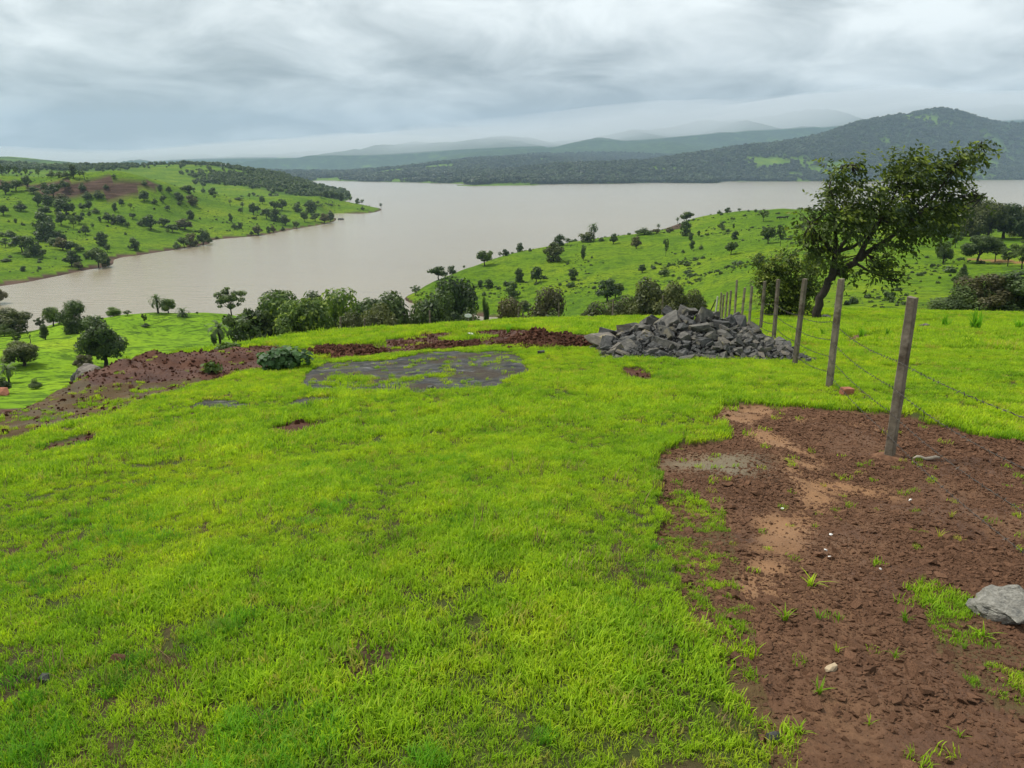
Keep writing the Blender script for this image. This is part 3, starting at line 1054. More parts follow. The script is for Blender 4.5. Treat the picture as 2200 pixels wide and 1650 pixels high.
def blob_leaves(blobs, n, size, r, shell=.55, up=.35, elong=1.7):
    """leaves spread over the outer shells of ellipsoid clumps: blobs (x,y,z,rx,ry,rz)"""
    blobs = np.asarray(blobs, float)
    vol = (blobs[:, 3] * blobs[:, 4] + blobs[:, 4] * blobs[:, 5] + blobs[:, 3] * blobs[:, 5])
    pick = r.choice(len(blobs), n, p=vol / vol.sum())
    d = r.normal(size=(n, 3))
    d /= np.linalg.norm(d, axis=1)[:, None]
    rr = shell + (1.08 - shell) * r.uniform(0, 1, n) ** .6
    c = blobs[pick, :3] + d * rr[:, None] * blobs[pick, 3:]
    out = d / blobs[pick, 3:]
    out /= np.linalg.norm(out, axis=1)[:, None]
    out[:, 2] += up
    return leaf_quads(c, out, size, r, elong), c, rr


def crown_mesh(name, blobs, n, size, r, material, tipfrac=None, **kw):
    v, c, rr = blob_leaves(blobs, n, size, r, **kw)
    me = mesh_np(name, v, quads_of(len(v)))
    if tipfrac is not None:
        t = (rr > tipfrac).astype(np.float32) * r.uniform(.2, 1, len(rr)).astype(np.float32)
        t = np.where(r.uniform(0, 1, len(rr)) < .55, t, 0)
        a = me.attributes.new('tip', 'FLOAT', 'POINT')
        a.data.foreach_set('value', np.repeat(t, 4).astype(np.float32))
    me.materials.append(material)
    return me


def limb_parts(base, fork, ends, r0, seg=6, rng_=None, bend=.06):
    parts = []
    b, f = np.array(base, float), np.array(fork, float)
    mid = (b + f) / 2 + rng_.normal(size=3) * bend * .5 * np.linalg.norm(f - b)
    parts.append(tube([b, b * .75 + f * .25, mid, f], [r0 * 1.35, r0, r0 * .85, r0 * .72], seg))
    for e in ends:
        e = np.array(e, float)
        L = np.linalg.norm(e - f)
        m1 = f * .6 + e * .4 + rng_.normal(size=3) * bend * L
        parts.append(tube([f - (f - b) * .1, m1, e], [r0 * .55, r0 * .36, r0 * .12], max(4, seg - 2)))
    return parts


VAR = {}


def variant(kind, k, hi):
    """unit tree: height 1, width about 1; returns (trunk mesh, crown mesh)"""
    key = (kind, k, hi)
    if key in VAR:
        return VAR[key]
    r = np.random.default_rng(abs(hash((kind, k))) % 99991 if False else sum(ord(c) for c in kind) * 131 + k * 17)
    nl = (7000 if hi else 1000)
    ls = (.032 if hi else .068)
    blobs, ends = [], []
    if kind in ('round', 'olive', 'brown', 'bright'):
        nb = 15
        for i in range(nb):
            a = i * 2.4 + r.uniform(-.5, .5)
            q = math.sqrt((i + .5) / nb)
            zc = .53 + .33 * r.uniform(-1, 1) * (1 - q * .35)
            rr = r.uniform(.10, .215)
            blobs.append((.33 * q * math.cos(a), .33 * q * math.sin(a), min(zc, .98 - rr), rr, rr, rr * .95))
        blobs.append((r.uniform(-.1, .1), r.uniform(-.1, .1), .84, .2, .2, .15))
        if k % 2 == 0:                                   # half of them carry foliage down to the ground
            for i in range(4):
                a = i * 1.6 + r.uniform(-.4, .4)
                blobs.append((.22 * math.cos(a), .22 * math.sin(a), .16, .15, .15, .15))
        trunk_h, tr = .27, .042
    elif kind == 'spread':
        nb = 13
        for i in range(nb):
            a = i * 2.4 + r.uniform(-.4, .4)
            q = math.sqrt((i + .5) / nb)
            rr = r.uniform(.11, .17)
            blobs.append((.37 * q * math.cos(a), .37 * q * math.sin(a), .64 + .24 * r.uniform(-1, 1) - .12 * q, rr * 1.15, rr * 1.15, rr * .85))
        trunk_h, tr = .30, .035
    elif kind == 'shrub':
        nb = 13
        for i in range(nb):
            a = i * 2.4
            q = math.sqrt((i + .5) / nb)
            rr = r.uniform(.15, .24)
            blobs.append((.32 * q * math.cos(a), .32 * q * math.sin(a), max(rr * .6, .28 + .42 * r.uniform(0, 1) * (1 - q * .75)), rr, rr, rr))
        blobs.append((0, 0, .72, .2, .2, .26))
        trunk_h, tr = .2, .03
    elif kind == 'column':
        nb = 9
        for i in range(nb):
            z = .2 + .72 * i / (nb - 1)
            w_ = (.30 if i not in (0, nb - 1) else .2)
            blobs.append((r.uniform(-.14, .14), r.uniform(-.14, .14), z, w_, w_, .12))
        trunk_h, tr = .25, .05
    elif kind == 'sparse':
        nb = 26
        for i in range(nb):
            a = i * 2.4 + r.uniform(-.5, .5)
            q = math.sqrt((i + .5) / nb)
            rr = r.uniform(.06, .11)
            blobs.append((.36 * q * math.cos(a), .36 * q * math.sin(a), .62 + .30 * r.uniform(-1, 1) * (1.1 - .5 * q), rr * 1.2, rr * 1.2, rr * .8))
        trunk_h, tr = .34, .024
        nl = int(nl * .45)
    elif kind == 'cone':
        for i in range(8):
            z = .08 + .8 * i / 7
            q = .40 * (1 - i / 7.6)
            for j in range(3 if i < 6 else 1):
                a = j * 2.1 + i
                blobs.append((q * .5 * math.cos(a), q * .5 * math.sin(a), z, .08 + q * .55, .08 + q * .55, .10))
        trunk_h, tr = .2, .03
    for b_ in blobs[::2] if len(blobs) > 8 else blobs:
        ends.append((b_[0] * .85, b_[1] * .85, b_[2] - .02))
    P = limb_parts((0, 0, -.04), (r.uniform(-.03, .03), r.uniform(-.03, .03), trunk_h), ends, tr, 7 if hi else 5, r)
    Vt, Ft = join(P)
    tm = mesh_mixed('trunk', Vt, Ft, True)
    tm.materials.append(M['bark'])
    lm = {'round': 'leaf_dark', 'spread': 'leaf_mid', 'shrub': 'leaf_mid', 'column': 'leaf_dark', 'sparse': 'leaf_mid', 'cone': 'leaf_mid', 'olive': 'leaf_olive', 'brown': 'leaf_brown', 'bright': 'leaf_bright'}[kind]
    cm = crown_mesh('crown', blobs, nl, ls, r, M[lm], .98 if kind == 'bright' else None, shell=.45)
    VAR[key] = (tm, cm)
    return VAR[key]


def palm_meshes(k, hi=True):
    key = ('palm', k, hi)
    if key in VAR:
        return VAR[key]
    r = np.random.default_rng(500 + k)
    tall = (.60, .70, .36)[k % 3]                              # where the crown sits on a unit-high palm
    zs = np.linspace(-.03, tall, 9)
    lean = r.uniform(-.05, .05)
    pts = [(lean * (z / tall) ** 2, 0, z) for z in zs]
    rd = [(.040, .022, .06)[k % 3] * (1.25 if i == 0 else (1.0 if i % 2 else .88)) for i in range(9)]
    tv, tf = tube(pts, rd, 8)
    tm = mesh_mixed('trunk', tv, tf, False)
    tm.materials.append(M['bark'])
    top = np.array(pts[-1])
    nf = 20
    FL = 1 - tall + .06
    Vs = []
    for i in range(nf):
        a = i * 2.399 + r.uniform(-.2, .2)
        el = math.radians(80 - 120 * (i / nf) ** .9)
        L = FL * r.uniform(.85, 1.08)
        dirh = np.array([math.cos(a), math.sin(a), 0])
        spine = []
        p = top.copy()
        e_ = el
        ns = 9
        for s in range(ns + 1):
            spine.append(p.copy())
            p = p + (dirh * math.cos(e_) + np.array([0, 0, math.sin(e_)])) * L / ns
            e_ -= math.radians(9 + 3.0 * s * .5)
        side = np.cross(dirh, [0, 0, 1])
        for s in range(1, ns + 1):
            c = spine[s]
            tg = spine[s] - spine[s - 1]
            tg /= np.linalg.norm(tg)
            up = np.cross(side, tg)
            for sg in (-1, 1):
                for h2 in (0, .5):
                    base = c - tg * h2 * L / ns
                    ll = L * .19 * math.sin(math.pi * min(.97, (s - h2) / ns * .9 + .1)) + .015
                    tip = base + (side * sg * .8 + tg * .65 + up * (.22 - .35 * r.uniform())) * ll
                    wv = tg * L * .036
                    Vs += [base - wv, base + wv, tip + wv * .15, tip - wv * .15]
        for s in range(ns):
            wv = side * .006
            Vs += [spine[s] - wv, spine[s] + wv, spine[s + 1] + wv, spine[s + 1] - wv]
    Vs = np.array(Vs)
    cm = mesh_np('fronds', Vs, quads_of(len(Vs)))
    cm.materials.append(M['leaf_palm'])
    VAR[key] = (tm, cm)
    return VAR[key]


def snag_meshes():
    r = np.random.default_rng(5)
    P = limb_parts((0, 0, -.04), (.05, 0, .5), [(-.3, .1, .62), (.38, -.1, .8), (.05, .2, 1.0), (-.2, -.2, .9)], .05, 6, r, .14)
    Vt, Ft = join(P)
    tm = mesh_mixed('trunk', Vt, Ft, True)
    tm.materials.append(M['bark'])
    cm = crown_mesh('crown', [(.38, -.1, .8, .12, .12, .07), (-.3, .1, .62, .1, .1, .05), (.05, .2, .98, .1, .1, .06)], 260, .06, r, M['leaf_dark'])
    return tm, cm


ORD = ['leftmost', 'second from the left', 'third from the left', 'fourth from the left', 'fifth from the left', 'sixth from the left', 'seventh from the left', 'eighth from the left', 'ninth from the left', 'tenth from the left',
       'eleventh from the left', 'twelfth from the left', 'thirteenth from the left', 'fourteenth from the left', 'fifteenth from the left', 'sixteenth from the left', 'seventeenth from the left', 'eighteenth from the left', 'nineteenth from the left',
       'twentieth from the left', 'twenty-first from the left', 'twenty-second from the left', 'twenty-third from the left', 'twenty-fourth from the left', 'twenty-fifth from the left', 'twenty-sixth from the left']
KN = {'round': 'dark round tree', 'spread': 'spreading tree', 'shrub': 'leafy shrub', 'column': 'narrow upright tree', 'sparse': 'thin airy tree', 'cone': 'small cone shaped tree', 'olive': 'olive green tree', 'brown': 'brownish green shrub',
      'bright': 'fresh green tree', 'palm': 'tall thin palm', 'palmfat': 'stout palm', 'palmlow': 'squat low palm', 'snag': 'bare crooked tree'}
PALMK = {'palm': 1, 'palmfat': 0, 'palmlow': 2}
SNAG = None


def plant(px, py, hp, wp, kind, label, group, d=None, hi=False, k=None):
    global SNAG
    if d is None:
        h = hit(px, py)
        for q in list(range(1, 15)) + list(range(-1, -15, -1)):     # a base on the skyline or at the water: look for the nearest dry land
            if h is not None and h[1] < 900 and float(Hraw(h[0], h[1])[0]) > WZ + .05:
                break
            h = hit(px, py + q)
        x, y = h
    else:
        x, y = float(ray(px, py)[0]) * d, d
    z = ground_z(x, y)
    z = max(z, WZ - .3)
    dep = pdepth(x, y, z)
    hh, ww = hp / FPX * dep, wp / FPX * dep
    if d is not None:                       # the base is hidden behind the brow: keep the top where it is
        _, b = ray(px, py - hp)
        hh = max(.6, EYE + float(b) * y - z) * 1.07
        if kind != 'column':
            ww = max(ww, .72 * hh)
    else:
        hh, ww = hh * 1.06, ww * (1.2 if hi else 1.12)
    k = random.randrange(4) if k is None else k
    if kind in PALMK:
        tm, cm = palm_meshes(PALMK[kind] + 3 * (k % 2), True)
        ww = hh * (1.1 if kind != 'palmlow' else 1.05)
        name, crown, cat = 'palm_tree', 'fronds', 'palm tree'
    elif kind == 'snag':
        if SNAG is None:
            SNAG = snag_meshes()
        tm, cm = SNAG
        name, crown, cat = 'bare_tree', 'crown', 'tree'
    else:
        tm, cm = variant(kind, k, hi)
        sh = kind in ('shrub', 'brown')
        name, crown, cat = ('shrub' if sh else 'tree'), 'crown', ('shrub' if sh else 'tree')
    t = thing(name, (x, y, z - .02 * hh), label, cat, group, random.uniform(0, 6.28))
    t.scale = (ww, ww, hh)
    obj('trunk', tm, None, t)
    obj(crown, cm, None, t)
    return t


def cluster(where, group, rows, **kw):
    cnt = {}
    rows = sorted(rows, key=lambda q: q[0])
    tot = {}
    for q in rows:
        tot[q[4]] = tot.get(q[4], 0) + 1
    for q in rows:
        c = cnt.get(q[4], 0)
        cnt[q[4]] = c + 1
        lab = KN[q[4]] + ' ' + where + ('' if tot[q[4]] == 1 else ', ' + ORD[c] + (' of them' if False else ''))
        plant(*q[:5], lab, group, q[5] if len(q) > 5 else None, **kw)


# ------------------------------------------------------------------ trees
r_, s_, b_, o_, sp, sh, co, p1 = 'round', 'spread', 'brown', 'olive', 'sparse', 'shrub', 'column', 'palm'
cluster('on hilltop above brown cut', 'trees on the flat hilltop above the brown cut', [
    (5, 376, 25, 12, sp), (20, 377, 24, 10, sp), (36, 377, 22, 12, sp), (56, 377, 20, 12, sp), (83, 379, 18, 12, sp), (112, 381, 14, 20, sh), (128, 381, 14, 22, sh), (142, 382, 14, 20, sh), (158, 382, 27, 18, co), (182, 386, 22, 10, p1), (245, 382, 8, 10, sh), (172, 382, 16, 10, sp)])
cluster('just under brown cut', 'trees just below the brown cut on the left hillside', [
    (12, 418, 28, 26, r_), (35, 411, 26, 30, s_), (60, 402, 24, 24, r_), (72, 416, 18, 26, s_), (97, 410, 18, 18, r_), (114, 424, 32, 36, s_), (140, 408, 22, 22, s_), (178, 410, 17, 18, sh), (189, 427, 16, 22, sh), (212, 426, 18, 24, sh), (228, 405, 10, 12, sh),
    (82, 443, 30, 22, r_), (103, 442, 24, 28, r_), (143, 462, 36, 42, r_), (132, 436, 20, 28, b_), (345, 412, 15, 13, co), (364, 415, 14, 14, r_), (310, 397, 10, 14, sh)])
cluster('on upper left hillside', 'trees on the upper left hillside', [
    (45, 453, 22, 26, sh), (8, 463, 26, 24, s_), (98, 463, 22, 28, s_), (34, 480, 10, 8, co), (48, 484, 8, 8, sh), (19, 478, 6, 6, sh), (132, 484, 28, 24, r_), (158, 492, 30, 24, sp), (170, 481, 22, 20, s_), (178, 453, 18, 18, s_), (191, 451, 20, 16, r_), (192, 464, 10, 9, r_), (206, 459, 13, 18, sh), (126, 462, 14, 18, r_),
    (215, 477, 12, 8, co), (233, 477, 20, 22, r_), (252, 480, 22, 24, s_), (263, 484, 20, 20, r_), (274, 489, 14, 12, s_), (270, 505, 8, 6, sh), (285, 470, 14, 14, s_), (247, 455, 18, 14, co), (261, 443, 16, 14, r_), (281, 451, 15, 11, sp), (310, 432, 22, 24, r_), (333, 438, 12, 14, sh), (351, 435, 16, 14, s_)])
cluster('on middle left hillside', 'trees on the middle of the left hillside', [
    (95, 492, 36, 40, r_), (90, 475, 18, 24, s_), (98, 518, 42, 46, r_), (184, 504, 20, 20, r_), (200, 492, 14, 8, sp), (112, 516, 24, 28, s_), (132, 522, 26, 26, r_), (22, 508, 14, 26, sh), (5, 508, 10, 16, sh), (220, 528, 30, 30, r_), (231, 542, 20, 14, s_), (290, 538, 28, 24, r_),
    (325, 493, 30, 34, r_), (352, 487, 22, 26, s_), (371, 499, 20, 26, s_), (398, 494, 24, 38, b_), (361, 503, 12, 9, sp), (410, 471, 20, 18, r_), (360, 453, 12, 12, s_), (405, 415, 20, 30, s_), (386, 432, 19, 22, r_), (414, 441, 22, 26, b_), (386, 441, 10, 11, sh), (305, 485, 16, 18, sh)])
cluster('low on left hillside', 'trees low on the left hillside near the water', [
    (12, 532, 22, 24, sp), (48, 542, 38, 42, s_), (75, 550, 42, 32, r_), (58, 552, 18, 20, sh), (92, 554, 20, 18, s_), (116, 528, 20, 26, s_), (135, 537, 26, 34, b_), (152, 540, 22, 28, r_), (172, 540, 16, 20, sh), (155, 573, 34, 38, r_), (187, 557, 14, 15, r_), (212, 578, 46, 40, s_), (226, 575, 34, 26, r_), (170, 579, 16, 20, b_), (50, 583, 12, 13, r_), (82, 588, 10, 6, sp), (14, 562, 8, 22, sh), (22, 553, 6, 10, sh)])
cluster('on left hill towards the point', 'trees on the left hill towards the point', [
    (437, 414, 12, 10, sh), (457, 419, 16, 19, r_), (495, 443, 16, 10, p1), (521, 452, 20, 10, p1), (517, 459, 13, 11, s_), (496, 478, 18, 11, co), (504, 492, 13, 16, sh), (515, 491, 14, 14, r_), (536, 427, 13, 9, sp), (564, 438, 17, 14, r_), (513, 429, 6, 20, sh), (545, 461, 24, 20, r_), (553, 457, 18, 16, s_),
    (573, 471, 24, 24, s_), (593, 476, 28, 26, r_), (613, 484, 22, 28, r_), (590, 452, 22, 20, s_), (606, 452, 24, 22, r_), (640, 456, 18, 20, r_), (668, 457, 26, 30, r_), (655, 477, 24, 18, s_), (677, 476, 20, 20, s_), (697, 479, 20, 24, b_), (710, 476, 20, 20, r_), (637, 491, 18, 16, s_)])
cluster('along left waterline', 'bushes along the left waterline', [
    (380, 537, 16, 18, sh), (396, 538, 24, 24, s_), (415, 536, 28, 28, b_), (437, 531, 32, 28, r_), (449, 528, 16, 16, sh), (555, 505, 20, 26, b_), (541, 505, 10, 10, sh), (577, 500, 14, 11, r_), (588, 502, 15, 14, b_), (608, 499, 10, 11, sh), (466, 514, 6, 10, sh)])
cluster('at tip of left hill', 'trees at the tip of the left hill', [
    (712, 424, 16, 16, r_), (722, 426, 16, 15, s_), (733, 427, 17, 14, r_), (752, 432, 13, 11, sp), (768, 436, 12, 11, r_), (778, 439, 12, 10, sp), (779, 451, 8, 9, sh), (700, 424, 14, 14, r_), (690, 425, 12, 14, s_)])
plant(819, 453, 15, 5, 'palm', 'lone slim palm at the very tip of the left point', None)
cluster('on near green slope', 'trees on the near green slope at the left', [
    (30, 711, 54, 70, 'olive'), (4, 702, 44, 40, 'brown'), (10, 722, 26, 32, sh), (87, 698, 26, 22, 'sparse'), (115, 700, 40, 32, 'bright'), (165, 716, 70, 62, r_), (228, 787, 108, 92, r_), (98, 730, 32, 20, co), (38, 742, 30, 20, 'sparse'), (66, 737, 26, 14, 'snag'), (52, 786, 54, 74, 'olive'),
    (20, 822, 50, 46, 'palmfat'), (4, 846, 36, 42, r_), (77, 836, 24, 26, sh), (180, 797, 36, 40, 'brown'), (245, 679, 20, 30, 'bright'), (274, 678, 12, 18, 'sparse'), (312, 698, 26, 12, 'sparse'), (340, 673, 46, 30, 'palmfat'), (362, 672, 30, 30, 'bright'), (392, 681, 28, 26, 'palmlow'), (474, 743, 62, 44, 'palmfat'),
    (461, 742, 26, 14, co), (498, 686, 70, 62, 'sparse'), (424, 677, 8, 6, 'sparse'), (314, 703, 10, 16, sh)], hi=True)
for q in ((598, 735, 96, 190, 'bright', 'broad leafy tree with pale leaves behind the brow, left of its row', 70, 0), (632, 735, 128, 116, 'spread', 'tall dark tree rising behind the pale broad tree', 84, 1), (724, 725, 100, 92, 'bright', 'medium tree with pale top leaves, between the two tallest trees', 74, 2),
          (800, 720, 109, 92, 'spread', 'tall airy dark tree in front of the lake, rightmost of its row', 80, 2), (838, 722, 92, 70, 'round', 'dark tree leaning over the lake gap beside the headland', 84, 0), (824, 720, 62, 92, 'olive', 'rounded olive shrub in front of the tall airy tree', 66, 1), (764, 722, 48, 62, 'olive', 'low olive shrub between two pale fence posts', 62, 3),
          (535, 720, 62, 50, 'sparse', 'thin sapling with pale leaves left of the broad leafy tree', 68, 1), (650, 735, 88, 90, 'bright', 'pale leaved tree filling the right of the broad leafy tree', 68, 3),
          (900, 702, 52, 58, 'round', 'small dark tree left of the dense cove tree', 88, 1), (952, 702, 72, 96, 'round', 'dense dark tree standing at the muddy cove', 84, 2), (973, 690, 92, 62, 'round', 'dark tree rising behind the dense cove tree', 110, 3), (1043, 692, 44, 18, 'column', 'narrow columnar tree beside the muddy cove', 86, 0),
          (1280, 692, 38, 60, 'olive', 'low olive shrub left of the rock heap', 74, 0), (1345, 692, 52, 62, 'olive', 'olive tree behind the left of rock heap', 78, 1), (1395, 692, 92, 70, 'olive', 'tallest olive tree behind the rock heap', 82, 2), (1440, 692, 82, 60, 'olive', 'olive tree with dark trunk behind the rock heap top', 80, 3), (1490, 692, 68, 74, 'olive', 'rounded olive tree behind the right of the rock heap', 78, 0),
          (1085, 695, 52, 62, 'brown', 'brownish shrub behind the far fence, right of cove', 88, 1), (1177, 692, 72, 60, 'brown', 'large brownish shrub in the dip below the headland', 100, 2), (1188, 692, 24, 26, 'shrub', 'small green shrub beside a far fence post', 70, 0), (1010, 690, 24, 30, 'shrub', 'small shrub behind the white disc on its stake', 84, 1)):
    plant(q[0], q[1], q[2], q[3], q[4], q[5], 'trees just behind the brow', q[6], hi=True, k=q[7])
cluster('on headland slope', 'trees on the headland slope', [
    (1190, 562, 40, 46, 'olive'), (1253, 559, 30, 13, co), (1152, 607, 34, 30, r_), (1115, 606, 30, 22, r_), (1050, 619, 20, 22, r_), (1032, 617, 16, 15, r_), (1102, 641, 36, 30, r_), (1230, 602, 26, 24, s_), (1305, 648, 48, 54, r_), (1322, 640, 40, 34, s_), (1380, 586, 18, 20, r_), (1430, 551, 40, 14, sp), (1427, 594, 24, 26, sh), (1105, 655, 16, 16, sh), (1128, 668, 24, 30, 'olive'),
    (1318, 524, 22, 20, r_), (1367, 534, 26, 26, 'brown'), (1484, 518, 17, 13, co), (1486, 537, 20, 13, co), (1506, 537, 12, 11, sh), (1467, 544, 8, 10, sh), (1571, 547, 30, 28, s_), (1579, 515, 19, 18, r_), (1549, 492, 15, 16, sh), (1553, 496, 9, 9, sh), (1640, 476, 26, 28, 'sparse'), (1650, 523, 42, 32, s_), (1676, 530, 50, 24, sp), (1628, 580, 36, 28, r_), (1501, 508, 12, 7, co), (1521, 507, 8, 6, sh), (1576, 491, 10, 6, co), (1565, 497, 6, 8, sh)])
cluster('along headland skyline', 'trees along the skyline of the headland', [
    (893, 634, 22, 24, 'sparse'), (942, 599, 34, 40, s_), (972, 586, 18, 20, r_), (997, 576, 10, 7, sp), (1042, 571, 36, 38, s_), (1074, 549, 13, 9, sp), (1086, 550, 15, 18, r_), (1117, 541, 20, 18, r_), (1139, 541, 8, 9, sh), (1202, 528, 24, 28, r_), (1219, 526, 15, 14, sp), (1276, 518, 42, 22, p1), (1262, 520, 22, 40, 'olive'), (1292, 519, 10, 15, sh), (1383, 504, 15, 40, sh),
    (1415, 486, 17, 12, p1), (1456, 473, 17, 9, p1), (1475, 477, 24, 28, s_), (1472, 508, 34, 28, r_), (1410, 502, 10, 20, 'brown'), (1438, 501, 12, 18, 'brown'), (1545, 456, 9, 10, sh), (1563, 456, 11, 15, r_), (1588, 455, 8, 10, sp), (1624, 457, 8, 9, r_), (1608, 455, 5, 6, sh)])
cluster('in the grove right of windswept tree', 'trees of the grove at the right', [
    (1925, 505, 70, 70, s_), (1968, 525, 64, 54, 'sparse'), (2002, 504, 66, 56, r_), (2030, 508, 52, 40, r_), (2048, 470, 40, 60, r_), (2052, 532, 40, 30, 'sparse'), (2085, 508, 92, 60, 'olive'), (2120, 512, 78, 62, 'olive'), (2155, 512, 72, 70, r_), (2190, 508, 62, 60, 'olive'), (2225, 512, 62, 70, r_), (2100, 566, 66, 66, s_), (2138, 562, 44, 40, 'sparse'), (2026, 566, 46, 36, r_), (2195, 578, 64, 50, 'sparse'), (2165, 572, 40, 36, 'sparse'), (2067, 600, 34, 26, 'cone'), (2050, 606, 13, 14, sh), (1860, 512, 40, 40, 'sparse')], hi=True)
for q in ((2062, 668, 56, 130, 'shrub', 'left lobe of the wide bush at the field edge'), (2112, 668, 76, 140, 'brown', 'tall brownish middle bush at the right field edge'), (2180, 668, 86, 170, 'round', 'tallest dark bush at the right field edge')):
    plant(q[0], q[1], q[2], q[3], q[4], q[5], 'bushes at the right field edge', 60, hi=True)

# ------------------------------------------------------------------ the two windswept trees by the fence


def traced_tree(name, base, d, limbs, blobs, nleaf, lsize, leafmat, label, trunk_r, tipf=.93, wind=(.5, 0, .15)):
    """limbs: polylines in photo pixels with a depth offset (m); blobs: (px,py,rx_px,ry_px,depth offset)"""
    bx, by = float(ray(*base)[0]) * d, d
    bz = ground_z(bx, by)
    r = np.random.default_rng(len(name) * 7 + int(d))
    t = thing(name, (bx, by, bz), label, 'tree')

    def W(px, py, off=0.0):
        a, b = ray(px, py)
        return np.array([float(a) * d - bx, off, EYE + float(b) * d - bz])
    parts = []
    for pts, r0, r1 in limbs:
        P = np.array([W(*q) for q in pts])
        n = len(P)
        tt = np.linspace(0, n - 1, max(6, n * 3))
        Q = np.stack([np.interp(tt, np.arange(n), P[:, k]) for k in range(3)], 1)
        for _ in range(2):
            Q[1:-1] = (Q[:-2] + 2 * Q[1:-1] + Q[2:]) / 4
        Q[1:-1] += r.normal(size=(len(Q) - 2, 3)) * r1 * .35
        parts.append(tube(Q, np.linspace(r0, r1, len(Q)), 8))
    B = []
    m_px = d / CT / FPX * 1.01
    for bpx, bpy, rx, ry, off in blobs:
        c = W(bpx, bpy, off)
        B.append((c[0], c[1], c[2], rx * .80 * m_px, (rx + ry) * .40 * m_px, ry * .80 * m_px))
    B = np.array(B)
    twig = []
    ends = [W(*pts[-1]) for pts, _, _ in limbs]
    for q in B:                                    # twigs reach from the nearest limb end into each clump
        e_ = min(ends, key=lambda w_: np.linalg.norm(w_ - q[:3]))
        for _ in range(3):
            tip = q[:3] + r.normal(size=3) * q[3:] * .45
            mid = (e_ + tip) / 2 + r.normal(size=3) * .12
            twig.append(tube([e_, mid, tip], [.035, .022, .008], 4))
    Vt, Ft = join(parts)
    obj('trunk', mesh_mixed('trunk', Vt, Ft, True), M['bark'], t)
    Vt, Ft = join(twig)
    obj('twigs', mesh_mixed('twigs', Vt, Ft, True), M['bark'], t)
    # leaf sprays: short curved twigs combed by the wind, each with a row of drooping leaves
    vol = B[:, 3] * B[:, 5]
    ns = nleaf // 9
    pick = r.choice(len(B), ns, p=vol / vol.sum())
    dd = r.normal(size=(ns, 3))
    dd /= np.linalg.norm(dd, axis=1)[:, None]
    rr = .15 + .85 * r.uniform(0, 1, ns) ** .7
    root = B[pick, :3] + dd * rr[:, None] * B[pick, 3:]
    dirv = dd * .55 + np.array(wind) + r.normal(size=(ns, 3)) * .25
    dirv /= np.linalg.norm(dirv, axis=1)[:, None]
    V, TP = [], []
    for j in range(9):
        f = j / 8
        c = root + dirv * (f * lsize * 3.4) + np.array([0, 0, -1]) * (f ** 2) * lsize * .8 + r.normal(size=(ns, 3)) * lsize * .16
        nb = r.normal(size=(ns, 3)) * .55 + np.array([0, -.1, .8])
        nb /= np.linalg.norm(nb, axis=1)[:, None]
        side = np.cross(dirv, nb) * (1 if j % 2 else -1)
        tdir = side * .8 + dirv * .5 + np.array([0, 0, -.35])
        tdir /= np.linalg.norm(tdir, axis=1)[:, None]
        wv = np.cross(tdir, nb)
        wv /= np.linalg.norm(wv, axis=1)[:, None] + 1e-9
        s = (lsize * r.uniform(.7, 1.25, ns))[:, None]
        V.append(np.stack([c, c + tdir * s * .45 + wv * s * .24, c + tdir * s - nb * s * .15, c + tdir * s * .45 - wv * s * .24], 1))
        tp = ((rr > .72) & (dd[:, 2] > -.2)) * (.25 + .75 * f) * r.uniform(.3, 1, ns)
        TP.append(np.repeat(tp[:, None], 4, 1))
    V = np.concatenate(V).reshape(-1, 3)
    TP = np.concatenate(TP).ravel()
    me = mesh_np('crown', V, quads_of(len(V)))
    a = me.attributes.new('tip', 'FLOAT', 'POINT')
    a.data.foreach_set('value', TP.astype(np.float32))
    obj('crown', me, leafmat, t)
    return t


HB = [(1725, 455, 20, 26, 0), (1760, 470, 34, 34, -.6), (1740, 510, 30, 30, .4), (1790, 440, 36, 34, .5), (1785, 400, 16, 26, 0), (1790, 372, 18, 18, .2), (1815, 365, 22, 12, 0), (1840, 352, 16, 8, 0), (1830, 390, 24, 22, .3), (1855, 372, 10, 10, .2),
      (1840, 430, 42, 36, -.7), (1850, 472, 50, 34, .7), (1800, 482, 40, 26, -.9), (1762, 536, 22, 14, .3), (1900, 450, 40, 44, -.4), (1895, 400, 26, 30, .2), (1905, 365, 26, 22, .1), (1930, 345, 30, 16, 0), (1960, 340, 20, 12, .2), (1935, 385, 34, 30, -.4),
      (1960, 430, 46, 44, .5), (1980, 380, 38, 34, .2), (2010, 355, 26, 22, -.2), (2030, 395, 32, 34, .2), (2055, 355, 24, 24, 0), (2075, 335, 18, 18, 0), (2062, 322, 10, 10, 0), (2102, 312, 12, 8, 0), (2080, 365, 12, 16, .1), (2020, 440, 34, 30, .2),
      (1990, 475, 42, 34, -.5), (1930, 510, 44, 28, .3), (1890, 522, 30, 16, -.5), (2040, 470, 26, 20, .2), (2060, 415, 16, 10, 0), (2075, 425, 22, 8, 0), (2100, 422, 14, 6, 0), (2115, 428, 8, 5, 0), (1960, 505, 28, 24, .5), (1900, 560, 30, 16, .3),
      (1870, 575, 26, 14, 0), (1890, 588, 30, 14, .1), (1910, 602, 20, 10, 0), (1935, 606, 12, 6, 0), (1790, 575, 26, 22, .4), (1815, 590, 18, 14, .5), (1770, 560, 22, 18, -.5), (1745, 535, 18, 20, .1), (2110, 335, 6, 8, 0)]
